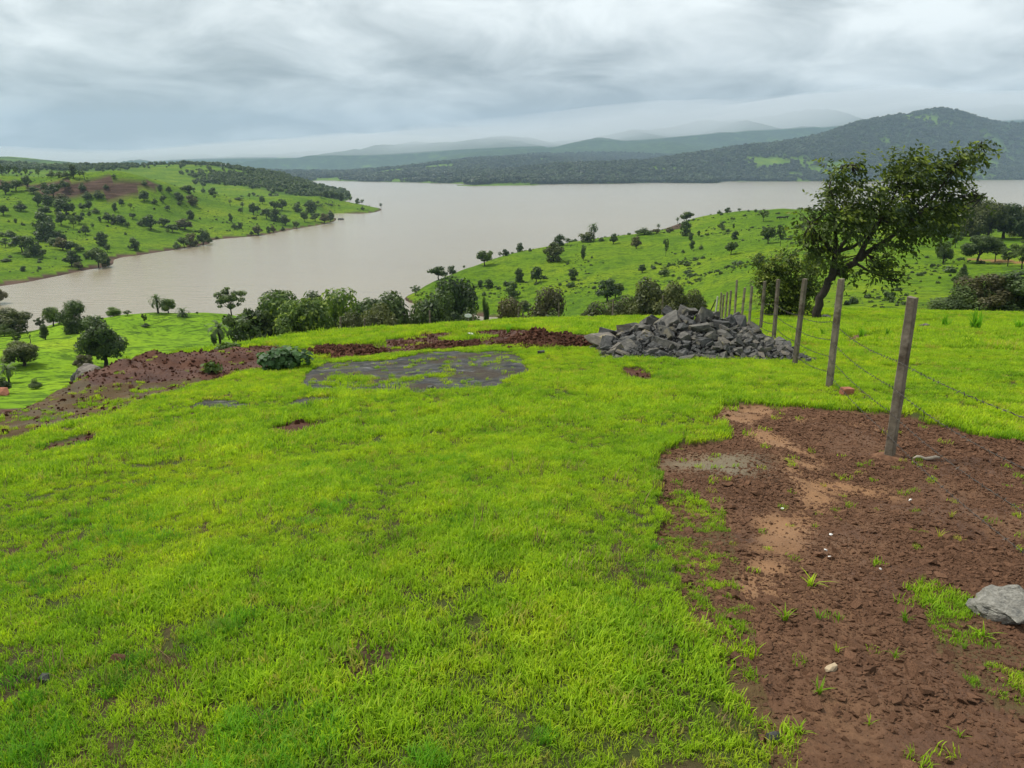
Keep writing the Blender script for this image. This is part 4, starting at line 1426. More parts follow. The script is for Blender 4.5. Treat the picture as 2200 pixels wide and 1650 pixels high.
traced_tree('windswept_tree', (1752, 682), 36, [
    ([(1752, 688), (1756, 660), (1768, 622), (1788, 594), (1815, 578), (1842, 560), (1860, 545)], .225, .13),
    ([(1786, 600), (1792, 570), (1794, 535), (1796, 500), (1792, 455, .2)], .19, .05), ([(1794, 550), (1812, 522), (1835, 500, .3), (1850, 470, .4)], .11, .04), ([(1792, 545), (1775, 525), (1752, 505, -.3), (1735, 480, -.3)], .10, .03),
    ([(1800, 540), (1826, 530, -.4), (1848, 508, -.5), (1880, 470, -.5)], .10, .035), ([(1842, 560), (1855, 530), (1880, 500, .2), (1910, 460, .3), (1935, 400, .2)], .16, .04), ([(1858, 545), (1900, 520), (1960, 470, -.3), (2010, 410, -.2), (2060, 350)], .13, .03),
    ([(1838, 565), (1862, 580), (1888, 592), (1925, 604)], .07, .02), ([(1960, 470, .2), (2020, 440), (2065, 420), (2110, 424)], .06, .012), ([(1792, 455), (1778, 410), (1790, 375), (1830, 354)], .05, .012), ([(2060, 350), (2085, 330), (2108, 312)], .03, .01)],
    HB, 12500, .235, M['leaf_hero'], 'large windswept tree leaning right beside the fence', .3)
SB = [(1650, 580, 30, 22, 0), (1690, 560, 34, 22, .3), (1640, 612, 26, 20, -.3), (1680, 600, 36, 24, .5), (1720, 585, 26, 22, -.2), (1745, 560, 20, 24, .3), (1700, 630, 34, 22, .2), (1660, 640, 32, 20, -.2), (1735, 620, 24, 22, .3), (1690, 660, 36, 16, 0), (1650, 665, 26, 12, .2), (1715, 665, 24, 12, -.1), (1625, 600, 14, 14, 0), (1632, 570, 14, 16, .2)]
traced_tree('leaning_tree', (1688, 678), 44, [([(1690, 680), (1700, 655), (1722, 628), (1742, 605)], .17, .06), ([(1695, 668), (1680, 640), (1670, 610), (1655, 585)], .11, .03), ([(1715, 636), (1718, 610), (1705, 575)], .08, .02), ([(1742, 605), (1752, 580), (1748, 556)], .05, .02)],
            SB, 9000, .20, M['leaf_hero'], 'smaller bushy tree left of the large windswept tree', .17)

# ------------------------------------------------------------------ stones


def cut_stone(name, seed, dims=(1, .8, .7), cuts=7, depth=(.30, .47), bevel=.03):
    r = random.Random(seed)
    bm = bmesh.new()
    bmesh.ops.create_cube(bm, size=1)
    for _ in range(cuts):
        v = Vector((r.gauss(0, 1), r.gauss(0, 1), r.gauss(0, 1))).normalized()
        co_ = v * r.uniform(*depth)
        g = bmesh.ops.bisect_plane(bm, geom=bm.verts[:] + bm.edges[:] + bm.faces[:], plane_co=co_, plane_no=v, clear_outer=True)
        ed = [e_ for e_ in g['geom_cut'] if isinstance(e_, bmesh.types.BMEdge)]
        if ed:
            bmesh.ops.contextual_create(bm, geom=ed)
    bmesh.ops.remove_doubles(bm, verts=bm.verts, dist=.02)
    bmesh.ops.recalc_face_normals(bm, faces=bm.faces)
    if bevel:
        bmesh.ops.bevel(bm, geom=bm.edges[:], offset=bevel, segments=1, affect='EDGES', clamp_overlap=True)
    for v in bm.verts:
        v.co = Vector((v.co.x * dims[0], v.co.y * dims[1], v.co.z * dims[2])) + Vector((r.gauss(0, .008), r.gauss(0, .008), r.gauss(0, .008)))
    me = bpy.data.meshes.new(name)
    bm.to_mesh(me)
    bm.free()
    return me


STM = [cut_stone('stone', 40 + i, (1, random.uniform(.65, .95), random.uniform(.5, .85)), random.randint(5, 8)) for i in range(18)]
STV = {}
for mt in ('stone', 'stone_warm', 'stone_dark'):
    STV[mt] = []
    for me in STM:
        c = me.copy()
        c.materials.append(M[mt])
        STV[mt].append(c)

# heap profile along x (photo pixel -> crest height in m above ground), about 3.4 m deep
pile_d = 16.0
PXP = [1280, 1300, 1336, 1372, 1410, 1450, 1485, 1520, 1560, 1600, 1636, 1668, 1695]
PZT = [748, 722, 703, 690, 679, 667, 659, 664, 678, 694, 714, 730, 748]
pile_x = [float(ray(p, 700)[0]) * pile_d for p in PXP]
pile_h = []
for p, t in zip(PXP, PZT):
    a, b = ray(p, t)
    pile_h.append(max(.05, EYE + float(b) * pile_d - ground_z(float(a) * pile_d, pile_d)))


def pile_z(x, y):
    h = np.interp(x, pile_x, pile_h, left=0, right=0)
    t = (y - pile_d) / (1.75 if y < pile_d else 1.5)
    return h * max(0, 1 - abs(t) ** 1.25)


pile = thing('rock_heap', (3.6, pile_d, ground_z(3.6, pile_d)), 'heap of broken grey basalt blocks beside the fence', 'rock heap')
pl = Vector(pile.location)
rs = random.Random(3)
spots = []
nbig = 0


def stone_at(x, y, s, sink=.35, mt=None, kind='stone'):
    z = ground_z(x, y) + pile_z(x, y)
    if mt is None:
        warm = .62 if x < 3.1 else .25
        mt = 'stone_warm' if rs.random() < warm * .6 else ('stone' if rs.random() < .7 else 'stone_dark')
    o = obj(kind, rs.choice(STV[mt]), None, pile)
    o.location = Vector((x, y, z - s * sink * .6)) - pl
    o.scale = (s * rs.uniform(.85, 1.25), s * rs.uniform(.8, 1.1), s * rs.uniform(.7, 1.0))
    o.rotation_euler = (rs.uniform(-.7, .7), rs.uniform(-.7, .7), rs.uniform(0, 6.28))
    return o


def try_spot(x, y, rad, lst):
    for a, b, c in lst:
        if (a - x) ** 2 + (b - y) ** 2 < (rad + c) ** 2 * .52:
            return False
    lst.append((x, y, rad))
    return True


for it in range(4000):
    if nbig >= 105:
        break
    x = rs.uniform(pile_x[0], pile_x[-1])
    y = rs.uniform(pile_d - 1.65, pile_d + .9)
    hz = pile_z(x, y)
    if hz < .10:
        continue
    lowright = x > 3.9 and y < pile_d - .55 - .35 * (x < 4.6)
    s = rs.uniform(.40, .74) if not lowright else rs.uniform(.2, .36)
    if hz < .3:
        s = min(s, rs.uniform(.3, .6))
    if try_spot(x, y, s * .50, spots):
        stone_at(x, y, s)
        nbig += 1
for it in range(150):                                            # rubble in the gaps and along the foot
    x = rs.uniform(pile_x[0] - .1, pile_x[-1] + .1)
    y = rs.uniform(pile_d - 1.85, pile_d - .3)
    if pile_z(x, y) < .01 and rs.random() < .5:
        continue
    stone_at(x, y, rs.uniform(.08, .22) * (1 if x > 3.6 else 1.2), .2)
# loose chips filling the low right of the heap, too small to pick apart
chips = []
for i in range(900):
    x = rs.uniform(pile_x[1], pile_x[-1])
    y = rs.uniform(pile_d - 1.8, pile_d - .2)
    if pile_z(x, y) < .02:
        continue
    chips.append((x, y, ground_z(x, y) + pile_z(x, y) * .92 - .02))
ch_src = []
for i in range(5):
    ch_src.append(obj('chip', STV['stone_dark'][i], None, None, link=False))
chips = np.array(chips)
nch = len(chips)
# the core of the heap under the blocks
nx, ny = 44, 26
V, F = [], []
for j in range(ny):
    for i in range(nx):
        x = pile_x[0] + (pile_x[-1] - pile_x[0]) * i / (nx - 1)
        y = pile_d - 1.75 + 3.25 * j / (ny - 1)
        V.append((x - pl.x, y - pl.y, ground_z(x, y) + pile_z(x, y) * .74 - .05 + rs.uniform(-.05, .05) - pl.z))
for j in range(ny - 1):
    for i in range(nx - 1):
        F.append((j * nx + i, j * nx + i + 1, (j + 1) * nx + i + 1, (j + 1) * nx + i))
core = obj('rubble_core', mesh_mixed('rubble_core', V, F), M['stone_dark'], pile)
core['kind'] = 'stuff'
o = instancer('stone_chips', chips - np.array(pl), rng.uniform(0, 6.28, (nch, 3)), np.repeat(rng.uniform(.05, .13, nch)[:, None], 3, 1), rng.integers(0, 5, nch), ch_src)
o.parent = pile
# flat slabs at the foot
for px, py, s, rot in ((1300, 757, .5, .2), (1335, 762, .55, -.2), (1285, 748, .45, .5), (1470, 776, .4, .9), (1540, 772, .5, .4)):
    h = hit(px, py)
    o = obj('slab', rs.choice(STV['stone_warm' if px < 1290 else 'stone']), None, pile)
    o.location = Vector((h[0], h[1], ground_z(*h) + .04)) - pl
    o.scale = (s * 1.3, s * .7, s * .3)
    o.rotation_euler = (rs.uniform(-.15, .15), rs.uniform(-.15, .15), rot)


def single_stone(px, py, wpx, hpx, material, name, label, cat='stone', seed=1, sink=.25, rot=0.0, dims=None, flat=(0, 0), cuts=9, bevel=.04, rough=0):
    x, y = hit(px, py)
    z = ground_z(x, y)
    dep = pdepth(x, y, z)
    W_, H_ = wpx / FPX * dep, hpx / FPX * dep
    me = cut_stone(name, seed, (1, 1, 1), cuts, (.33, .49), bevel)
    if rough:
        bm = bmesh.new()
        bm.from_mesh(me)
        bmesh.ops.triangulate(bm, faces=bm.faces)
        bmesh.ops.subdivide_edges(bm, edges=bm.edges[:], cuts=3, use_grid_fill=True)
        bm.normal_update()
        A_ = np.array([v.co[:] for v in bm.verts])
        D_ = rough * (fbm(A_[:, 0] * 4 + A_[:, 2] * 2.3, A_[:, 1] * 4 - A_[:, 2] * 3.1, seed, 4, .6))
        for v, q in zip(bm.verts, D_):
            v.co += v.normal * float(q)
        bm.to_mesh(me)
        bm.free()
    o = obj(name, me, material)
    o.scale = dims if dims else (W_, W_ * .8, H_ * 1.25)
    o.location = (x, y + o.scale[1] * .3, z + o.scale[2] * (.5 - sink))
    o.rotation_euler = (flat[0], flat[1], rot)
    return tag(o, label, cat)


single_stone(190, 822, 62, 36, M['boulder'], 'boulder', 'grey brown boulder on the soil berm at the left', 'boulder', 5, .15, .3, rough=.10)
single_stone(166, 822, 34, 28, M['stone_dark'], 'boulder', 'dark wedge of rock against the left side of the boulder', 'boulder', 9, .2, .8, rough=.10)
single_stone(2185, 1318, 150, 54, M['stone_white'], 'boulder', 'pale grey rough boulder at the right edge of the bare soil', 'boulder', 22, .25, .5, cuts=9, rough=.13)
single_stone(1790, 1432, 24, 13, M['tan'], 'stone', 'small tan stone lying on the bare soil', 'stone', 4, .2, .2)
single_stone(1667, 726, 30, 10, M['brick'], 'stone', 'reddish slab in the grass right of the rock heap', 'stone', 14, .2, .2, dims=(.55, .2, .16))
single_stone(1738, 780, 14, 9, M['stone_dark'], 'stone', 'small dark stone under the wire near the third post', 'stone', 33, .2)
single_stone(1012, 722, 16, 7, M['white'], 'stone', 'white stone among the dug red soil', 'stone', 35, .2)
single_stone(1162, 762, 16, 8, M['stone_dark'], 'stone', 'dark stone at the right end of the flat rock', 'stone', 36, .2)
single_stone(925, 834, 14, 7, M['stone_dark'], 'stone', 'black stone lying on the flat bare rock', 'stone', 37, .2)
single_stone(4, 850, 26, 14, M['brick'], 'stone', 'reddish stone on the berm at the left edge', 'stone', 38, .2)
single_stone(733, 476, 14, 6, M['stone_dark'], 'rock', 'dark rock standing in the lake off the left hill', 'rock', 39, .1)
single_stone(1776, 686, 18, 10, M['stone_dark'], 'stone', 'dark stone in the grass beside the trunk of windswept tree', 'stone', 40, .2)
single_stone(1985, 706, 24, 10, M['boulder'], 'stone', 'brownish flat stone behind the nearest fence post', 'stone', 41, .3)
single_stone(983, 692, 14, 5, M['brick'], 'stone', 'red stone at the brow below the dense cove tree', 'stone', 42, .2)
single_stone(95, 1468, 24, 18, M['stone_dark'], 'stone', 'dark lump in the grass near the bottom left', 'stone', 43, .35)
single_stone(250, 1424, 40, 20, M['clod'], 'soil_clod', 'brown clod of earth in the foreground grass', 'soil clod', 44, .4)
single_stone(1663, 1580, 30, 24, M['stone_dark'], 'stone', 'dark stone at the grass edge near the bottom', 'stone', 45, .3)
for i, (px, py) in enumerate(((1776, 1175), (1784, 1188), (1893, 1214), (1787, 1144), (1958, 1068), (1682, 1082))):
    single_stone(px, py, 7, 3, M['white'], 'white_chip', ('white chip on the soil, ' + ('right of the grass tuft', 'lower of the two by the seedling', 'furthest right of the lower chips', 'topmost near the middle', 'nearest the fence post', 'far left by the greenish soil')[i]), 'chip', 60 + i, .1, i)
# brick
bx, by = hit(1818, 850)
bz = ground_z(bx, by)
bm = bmesh.new()
bmesh.ops.create_cube(bm, size=1)
for v in bm.verts:
    v.co = Vector((v.co.x * .16, v.co.y * .11, v.co.z * .10))
bmesh.ops.bevel(bm, geom=bm.edges[:], offset=.008, segments=2, affect='EDGES')
me = bpy.data.meshes.new('brick')
bm.to_mesh(me)
bm.free()
o = obj('brick', me, M['brick'])
o.location = (bx, by, bz + .06)
o.rotation_euler = (.06, .05, .25)
tag(o, 'broken red brick in the grass near the second fence post', 'brick')

# ------------------------------------------------------------------ fences
POSTS = [(2290, None, 3.2), (1912, 970, 6.7), (1780, 838, 10.2), (1708, 778, 13.66), (1662, 730, 18.2), (1633, 716, 22.8), (1609, 700, 27.5), (1592, 697, 30.5), (1577, 695, 33), (1565, 694, 35.5), (1557, 693, 37.5), (1550, 692, 39.5), (1545, 691, 41)]
fence = thing('barbed_wire_fence', (3.68, 6.7, ground_z(3.68, 6.7)), 'barbed wire fence on square concrete posts running down from the right foreground', 'fence')
fl = Vector(fence.location)


def post_mesh(h, w0, seed, top=.96):
    r = random.Random(seed)
    bm = bmesh.new()
    n = 10
    rings = []
    for i in range(n + 1):
        z = -.35 + (h + .35) * i / n
        ww = w0 * (1 - .06 * i / n) / 2
        ring = []
        ch = ww * .22
        for sx, sy in ((1, 1), (-1, 1), (-1, -1), (1, -1)):
            a = (sx * ww, sy * (ww - ch)) if sx * sy > 0 else (sx * (ww - ch), sy * ww)
            b = (sx * (ww - ch), sy * ww) if sx * sy > 0 else (sx * ww, sy * (ww - ch))
            for q in (a, b):
                ring.append(bm.verts.new((q[0] + r.gauss(0, .0016), q[1] + r.gauss(0, .0016), z + (r.gauss(0, .004) if i == n else 0))))
        rings.append(ring)
    for i in range(n):
        for k in range(8):
            bm.faces.new((rings[i][k], rings[i][(k + 1) % 8], rings[i + 1][(k + 1) % 8], rings[i + 1][k]))
    bm.faces.new(rings[-1])
    bmesh.ops.recalc_face_normals(bm, faces=bm.faces)
    me = bpy.data.meshes.new('post')
    bm.to_mesh(me)
    bm.free()
    return me


PM = [post_mesh(1.57, .082, s) for s in range(4)]
ppos = []
for i, (px, py, d) in enumerate(POSTS):
    x = float(ray(px, py if py else 1100)[0]) * d if i else 2.75
    z = ground_z(x, d)
    ppos.append(Vector((x, d, z)))
    o = obj('post', PM[i % 4], M['post'], fence)
    o.location = Vector((x, d, z)) - fl
    o.rotation_euler = (random.gauss(0, .012), random.gauss(0, .012), .62 + random.gauss(0, .08))
    if i > 1:
        o.scale = (1, 1, random.uniform(.95, 1.06))
    if i == 8:
        o.scale = (1, 1, 1.22)
# concrete collar round the near post
q = ppos[1]
V, F = [(0, 0, .025)], []
for k in range(18):
    a = k / 18 * 6.283
    rr = .19 * random.uniform(.8, 1.15)
    V.append((rr * .5 * math.cos(a), rr * .45 * math.sin(a), .02))
    V.append((rr * math.cos(a), rr * .8 * math.sin(a), ground_z(q.x + rr * math.cos(a), q.y + rr * .8 * math.sin(a)) - q.z - .01))
for k in range(18):
    k2 = (k + 1) % 18
    F += [(0, 1 + 2 * k, 1 + 2 * k2), (1 + 2 * k, 2 + 2 * k, 2 + 2 * k2, 1 + 2 * k2)]
o = obj('concrete_footing', mesh_mixed('concrete_footing', V, F, True), M['clod'], fence)
o.location = q - fl
nwall = Vector((-1, .26, 0)).normalized()
for s, hf in enumerate((.96, .70, .46, .24)):
    P = []
    for i in range(len(ppos) - 1):
        a, b = ppos[i] + Vector((0, 0, hf)) + nwall * .062, ppos[i + 1] + Vector((0, 0, hf)) + nwall * .062
        nseg = 14 if i < 4 else 6
        for k in range(nseg):
            t = k / nseg
            P.append(a.lerp(b, t) - Vector((0, 0, 4 * t * (1 - t) * (.035 + .01 * ((i * 7 + s * 3) % 4)))))
    P.append(b)
    loc = [p - fl for p in P]
    tv, tf = tube([tuple(p) for p in loc], .0019, 5)
    wo = obj('wire', mesh_mixed('wire', tv, tf, True), M['wire'], fence)
    # barbs every 12 cm on the near spans
    parts = []
    acc, nxt = 0, .06
    for i in range(len(loc) - 1):
        sg = loc[i + 1] - loc[i]
        L = sg.length
        while nxt < acc + L and P[i].y < 24:
            c = loc[i] + sg * ((nxt - acc) / L)
            dr = sg.normalized()
            for w_ in range(2):
                ax = Vector((random.gauss(0, 1), random.gauss(0, 1), random.gauss(0, 1)))
                ax = (ax - dr * ax.dot(dr)).normalized()
                parts.append(tube([tuple(c - ax * .018 + dr * .004), tuple(c), tuple(c + ax * .018 - dr * .004)], [.0012, .0030, .0012], 3))
            parts.append(tube([tuple(c - dr * .008), tuple(c + dr * .008)], .0042, 5))
            nxt += .12
        acc += L
    bv, bf = join(parts)
    obj('barbs', mesh_mixed('barbs', bv, bf), M['wire'], wo)['kind'] = 'stuff'

back = thing('post_fence', (0, 42, ground_z(0, 42)), 'line of grey posts along the far brow of the hilltop', 'fence')
bl_ = Vector(back.location)
for i, (px, top, d) in enumerate(((730, 681, 33.5), (782, 684, 35), (923, 667, 38.5), (1017, 675, 40), (1114, 660, 41.5), (1201, 651, 42), (1317, 643, 43.5), (1425, 635, 44.5), (1540, 637, 44))):
    a, b = ray(px, top)
    x = float(a) * d
    z = ground_z(x, d)
    hh = EYE + float(b) * d - z
    o = obj('post', (PM[i % 4] if px != 1540 else PM[1].copy()), None, back)
    if px == 1540:
        o.data.materials.clear()
        o.data.materials.append(M['post_white'])
        o['label'] = 'pale corner post'
    o.location = Vector((x, d, z)) - bl_
    o.scale = (.95, .95, max(.5, hh) / 1.57)
    o.rotation_euler = (random.gauss(0, .02), random.gauss(0, .03), random.uniform(0, 1))
# leaning brace of the corner post
a0, a1 = unp(1516, 690, 44.3), unp(1538, 644, 44.1)
tv, tf = tube([tuple(Vector(a0) - bl_), tuple(Vector(a1) - bl_)], .035, 6)
obj('brace', mesh_mixed('brace', tv, tf, True), M['bark'], back)
# white disc on a stake at the brow
x, y = float(ray(1006, 690)[0]) * 39.5, 39.5
z = ground_z(x, y)
sg = thing('marker_stake', (x, y, z), 'white oval disc on a thin stake at the brow', 'marker')
_, b = ray(1006, 679)
zt = EYE + float(b) * y - z
tv, tf = tube([(0, 0, -.1), (.01, 0, zt * .5), (0, 0, zt)], .018, 6)
obj('stake', mesh_mixed('stake', tv, tf, True), M['wood'], sg)
V, F = [], []
for zz2, sc in ((-.02, 1), (.02, 1)):
    for k in range(16):
        V.append((.20 * math.cos(k / 16 * 6.283) * sc, zz2, zt + .02 + .10 * math.sin(k / 16 * 6.283) * sc))
F = [tuple(range(16)), tuple(range(31, 15, -1))] + [(k, 16 + k, 16 + (k + 1) % 16, (k + 1) % 16) for k in range(16)]
obj('disc', mesh_mixed('disc', V, F), M['white'], sg)
# weathered stick by the near post
x0, y0 = hit(1962, 985)
x1, y1 = hit(2016, 984)
pts = []
for k in range(7):
    t = k / 6
    xx, yy = x0 + (x1 - x0) * t, y0 + (y1 - y0) * t + .02 * math.sin(t * 5)
    pts.append((xx, yy, ground_z(xx, yy) + .025 + .012 * math.sin(t * 9)))
tv, tf = tube(pts, [.006, .012, .014, .016, .018, .016, .012], 7)
tag(obj('stick', mesh_mixed('stick', tv, tf, True), M['wood']), 'weathered dead stick lying on soil right of the near post', 'stick')

# ------------------------------------------------------------------ heaps of dug red soil


def soil_mound(px, py, wpx, hpx, depth, label, seed):
    x, y = hit(px, py)
    z = ground_z(x, y)
    dep = pdepth(x, y, z)
    W_, H_ = wpx / FPX * dep / 2, hpx / FPX * dep
    yc = y + depth * .6
    t = thing('soil_mound', (x, yc, ground_z(x, yc)), label, 'soil mound', 'mounds of dug red soil')
    zc = t.location.z
    nx, ny = 70, 26
    V, F = [], []
    xs = np.linspace(-W_, W_, nx)
    ys = np.linspace(-depth, depth, ny)
    X, Y = np.meshgrid(xs, ys)
    X, Y = X.ravel(), Y.ravel()
    e_ = np.clip(1 - (np.abs(X / W_)) ** 2.0 - (Y / depth) ** 2, 0, 1) ** .8
    e_ = e_ * (1 + 1.1 * fbm(X / .9 + seed, Y / .9, seed, 3)) + .22 * (e_ > 0) * fbm(X / .22, Y / .22, seed + 3, 3)
    gz = H(X + x, Y + yc) - zc
    Z = gz - .05 + H_ * .68 * np.maximum(e_, 0)
    F = [(j * nx + i, j * nx + i + 1, (j + 1) * nx + i + 1, (j + 1) * nx + i) for j in range(ny - 1) for i in range(nx - 1)]
    me = mesh_np('heap', np.stack([X, Y, Z], 1), F, False)
    obj('heap', me, M['redclod'], t)
    sel = np.where(e_ > .02)[0]
    n = 650
    pick = rng.choice(sel, n)
    pts = np.stack([X[pick] + rng.normal(0, .04, n), Y[pick] + rng.normal(0, .04, n), Z[pick] + .005], 1)
    src = [obj('clod', c, None, None, link=False) for c in CLODR]
    o = instancer('clods', pts, rng.uniform(0, 6.28, (n, 3)), rng.uniform(.035, .12, (n, 1)) * rng.uniform(.7, 1.2, (n, 3)), rng.integers(0, len(src), n), src)
    o.parent = t


CLODM = [cut_stone('clod', 900 + i, (1, .85, .65), 6, (.30, .46), .06) for i in range(6)]
CLODR, CLODS = [], []
for c in CLODM:
    a = c.copy()
    a.materials.append(M['redclod'])
    CLODR.append(a)
    a = c.copy()
    a.materials.append(M['clod'])
    CLODS.append(a)
soil_mound(1165, 745, 240, 40, 1.1, 'largest mound of dark red soil left of the rock heap', 3)
soil_mound(960, 748, 150, 26, .8, 'middle mound of red soil behind the flat rock', 7)
soil_mound(735, 764, 190, 30, 1.0, 'left mound of red soil beside the broad leaved shrub', 11)

# ------------------------------------------------------------------ leafy shrub on the berm, creeper, weeds


def broad_shrub(px, py, wpx, hpx, label, n, ls, material, seed):
    x, y = hit(px, py)
    z = ground_z(x, y)
    dep = pdepth(x, y, z)
    W_, H_ = wpx / FPX * dep, hpx / FPX * dep
    r = np.random.default_rng(seed)
    t = thing('shrub', (x, y + W_ * .2, ground_z(x, y + W_ * .2)), label, 'shrub')
    B = []
    for i in range(9):
        a, q = i * 2.4, math.sqrt((i + .5) / 9)
        B.append((W_ * .36 * q * math.cos(a), W_ * .30 * q * math.sin(a), H_ * (.38 + .28 * r.uniform(0, 1) * (1 - q)), W_ * .2, W_ * .2, H_ * .36))
    v, c, rr = blob_leaves(B, n, ls, r, .35, .7, 1.25)
    me = mesh_np('foliage', v, quads_of(len(v)))
    obj('foliage', me, material, t)
    P = [tube([(0, 0, -.05), tuple(np.array(b[:3]) * [.5, .5, .6]), tuple(b[:3])], [.018, .012, .005], 5) for b in B]
    Vt, Ft = join(P)
    obj('stems', mesh_mixed('stems', Vt, Ft, True), M['bark'], t)


broad_shrub(600, 797, 118, 58, 'green broad leaved shrub between the red berm and flat rock', 900, .095, M['leaf_shrub'], 3)
broad_shrub(452, 804, 46, 30, 'pale creeper climbing the red soil berm', 70, .09, M['leaf_bright'], 5)
broad_shrub(485, 770, 60, 16, 'low green weeds growing on top of the berm', 160, .09, M['leaf_bright'], 8)


def blade_tuft(nb, h, spread, wdt, seed, droop=.5, name='tuft'):
    """grass tuft: nb curved blades, three faces each; tip attribute runs 0..1 along the blade"""
    r = np.random.default_rng(seed)
    V, F, T = [], [], []
    for i in range(nb):
        a, q = r.uniform(0, 6.283), math.sqrt(r.uniform()) * spread
        bx_, by_ = q * math.cos(a), q * math.sin(a)
        hd = r.uniform(0, 6.283)
        L = h * r.uniform(.55, 1.25)
        lean = r.uniform(.1, .9) * droop
        dx_, dy_ = math.cos(hd), math.sin(hd)
        wx, wy = -dy_ * wdt * r.uniform(.7, 1.2), dx_ * wdt * r.uniform(.7, 1.2)
        b0 = len(V)
        for f, ws in ((0, 1.0), (.4, 1.05), (.75, .72), (1.0, .06)):
            out = L * lean * f ** 1.7
            zz3 = L * (f - .38 * lean * f * f)
            for sgn in (-1, 1):
                V.append((bx_ + dx_ * out + sgn * wx * ws * .5, by_ + dy_ * out + sgn * wy * ws * .5, zz3 - .01 * (f == 0)))
                T.append(f)
        for k_ in range(3):
            F.append((b0 + 2 * k_, b0 + 2 * k_ + 1, b0 + 2 * k_ + 3, b0 + 2 * k_ + 2))
    me = mesh_np(name, V, F)
    at_ = me.attributes.new('tip', 'FLOAT', 'POINT')
    at_.data.foreach_set('value', np.array(T, np.float32))
    return me


def weed_clump(px, py, hpx, label, seed, nb=34, d=None):
    x, y = hit(px, py) if d is None else (float(ray(px, py)[0]) * d, d)
    z = ground_z(x, y)
    h = hpx / FPX * pdepth(x, y, z)
    me = blade_tuft(nb // 2 if py > 800 else nb, h * 1.05, h * .16, h * .085, seed, 1.25 if py > 800 else .75, 'weed_clump')
    o = obj('weed_clump', me, M['grass'] if py > 800 else M['weed'])
    o.location = (x, y, z)
    return tag(o, label, 'weed')


for i, (px, py, hp, lab) in enumerate(((1741, 1256, 36, 'spiky green weed tuft in the middle of the bare soil'), (1687, 1322, 30, 'bright grass clump on the bare soil left of the weed tuft'), (1760, 1325, 24, 'thin grass clump right of the bright clump on soil'), (1945, 1330, 30, 'thin grass seedling near the pale boulder'),
                                   (1800, 1390, 24, 'small grass seedling above the tan stone'), (1925, 1405, 26, 'upright seedling right of tan stone'), (1760, 1480, 30, 'straggly grass tuft below the tan stone'), (1870, 1540, 22, 'small sprout low on the bare soil'), (2075, 1380, 22, 'pale broad sprout near the right grass strip'),
                                   (2065, 1572, 24, 'small sprout at bottom right of the bare soil'), (2020, 1150, 20, 'grass sprig on the dark gravel right of the post'), (2045, 1110, 18, 'grass sprig near the pinkish wash'), (1720, 1560, 38, 'tall grass clump at the soil edge near the bottom'), (2030, 708, 30, 'bushy weed in the field left of the tall weed'),
                                   (2096, 712, 44, 'tall leaning weed in the right field'), (2186, 712, 32, 'bushy weed at the right edge of the field'), (1905, 725, 24, 'low weed between the second and nearest post'), (1768, 722, 20, 'low weed in the field right of the fourth post'), (1850, 728, 30, 'leafy weed in the field behind the second post'), (1092, 714, 22, 'small sapling on the dug soil'), (2110, 1355, 40, 'long bladed grass beside the pale boulder'))):
    weed_clump(px, py, hp, lab, 300 + i, 16 if hp < 26 else 34)

# ------------------------------------------------------------------ cattle, houses


def cow(px, py, label, rz):
    x, y = hit(px, py)
    z = ground_z(x, y)
    vs = [(0, 0, 1.05), (.5, 0, 1.08), (.85, 0, 1.1), (1.1, 0, 1.3), (1.35, 0, 1.25), (1.55, 0, 1.02), (-.5, 0, 1.05), (-.75, 0, 1.05), (-.85, 0, .6)]
    rd = [.34, .33, .26, .15, .14, .08, .33, .22, .03]
    ed = [(0, 1), (1, 2), (2, 3), (3, 4), (4, 5), (0, 6), (6, 7), (7, 8)]
    for bx_, by_, par in ((.62, .17, 1), (.62, -.17, 1), (-.55, .17, 6), (-.55, -.17, 6)):
        i0 = len(vs)
        vs += [(bx_, by_, .72), (bx_ + (.02 if bx_ > 0 else -.05), by_, .38), (bx_, by_, .02)]
        rd += [.12, .06, .055]
        ed += [(par, i0), (i0, i0 + 1), (i0 + 1, i0 + 2)]
    me = bpy.data.meshes.new('cow')
    me.from_pydata(vs, ed, [])
    o = obj('cow', me, M['cow'])
    md = o.modifiers.new('skin', 'SKIN')
    for i, q in enumerate(rd):
        me.skin_vertices[0].data[i].radius = (q, q)
    me.skin_vertices[0].data[0].use_root = True
    ms = o.modifiers.new('sub', 'SUBSURF')
    ms.levels = ms.render_levels = 1
    o.location = (x, y, z)
    o.rotation_euler = (0, 0, rz)
    return tag(o, label, 'cow', 'cattle grazing on the headland')


cow(1672, 472, 'dark cow grazing on the headland, leftmost of three', .2)
cow(1681, 472, 'dark cow grazing on the headland, middle of three', 2.9)
cow(1689, 471, 'dark cow grazing on the headland, rightmost of three', .4)


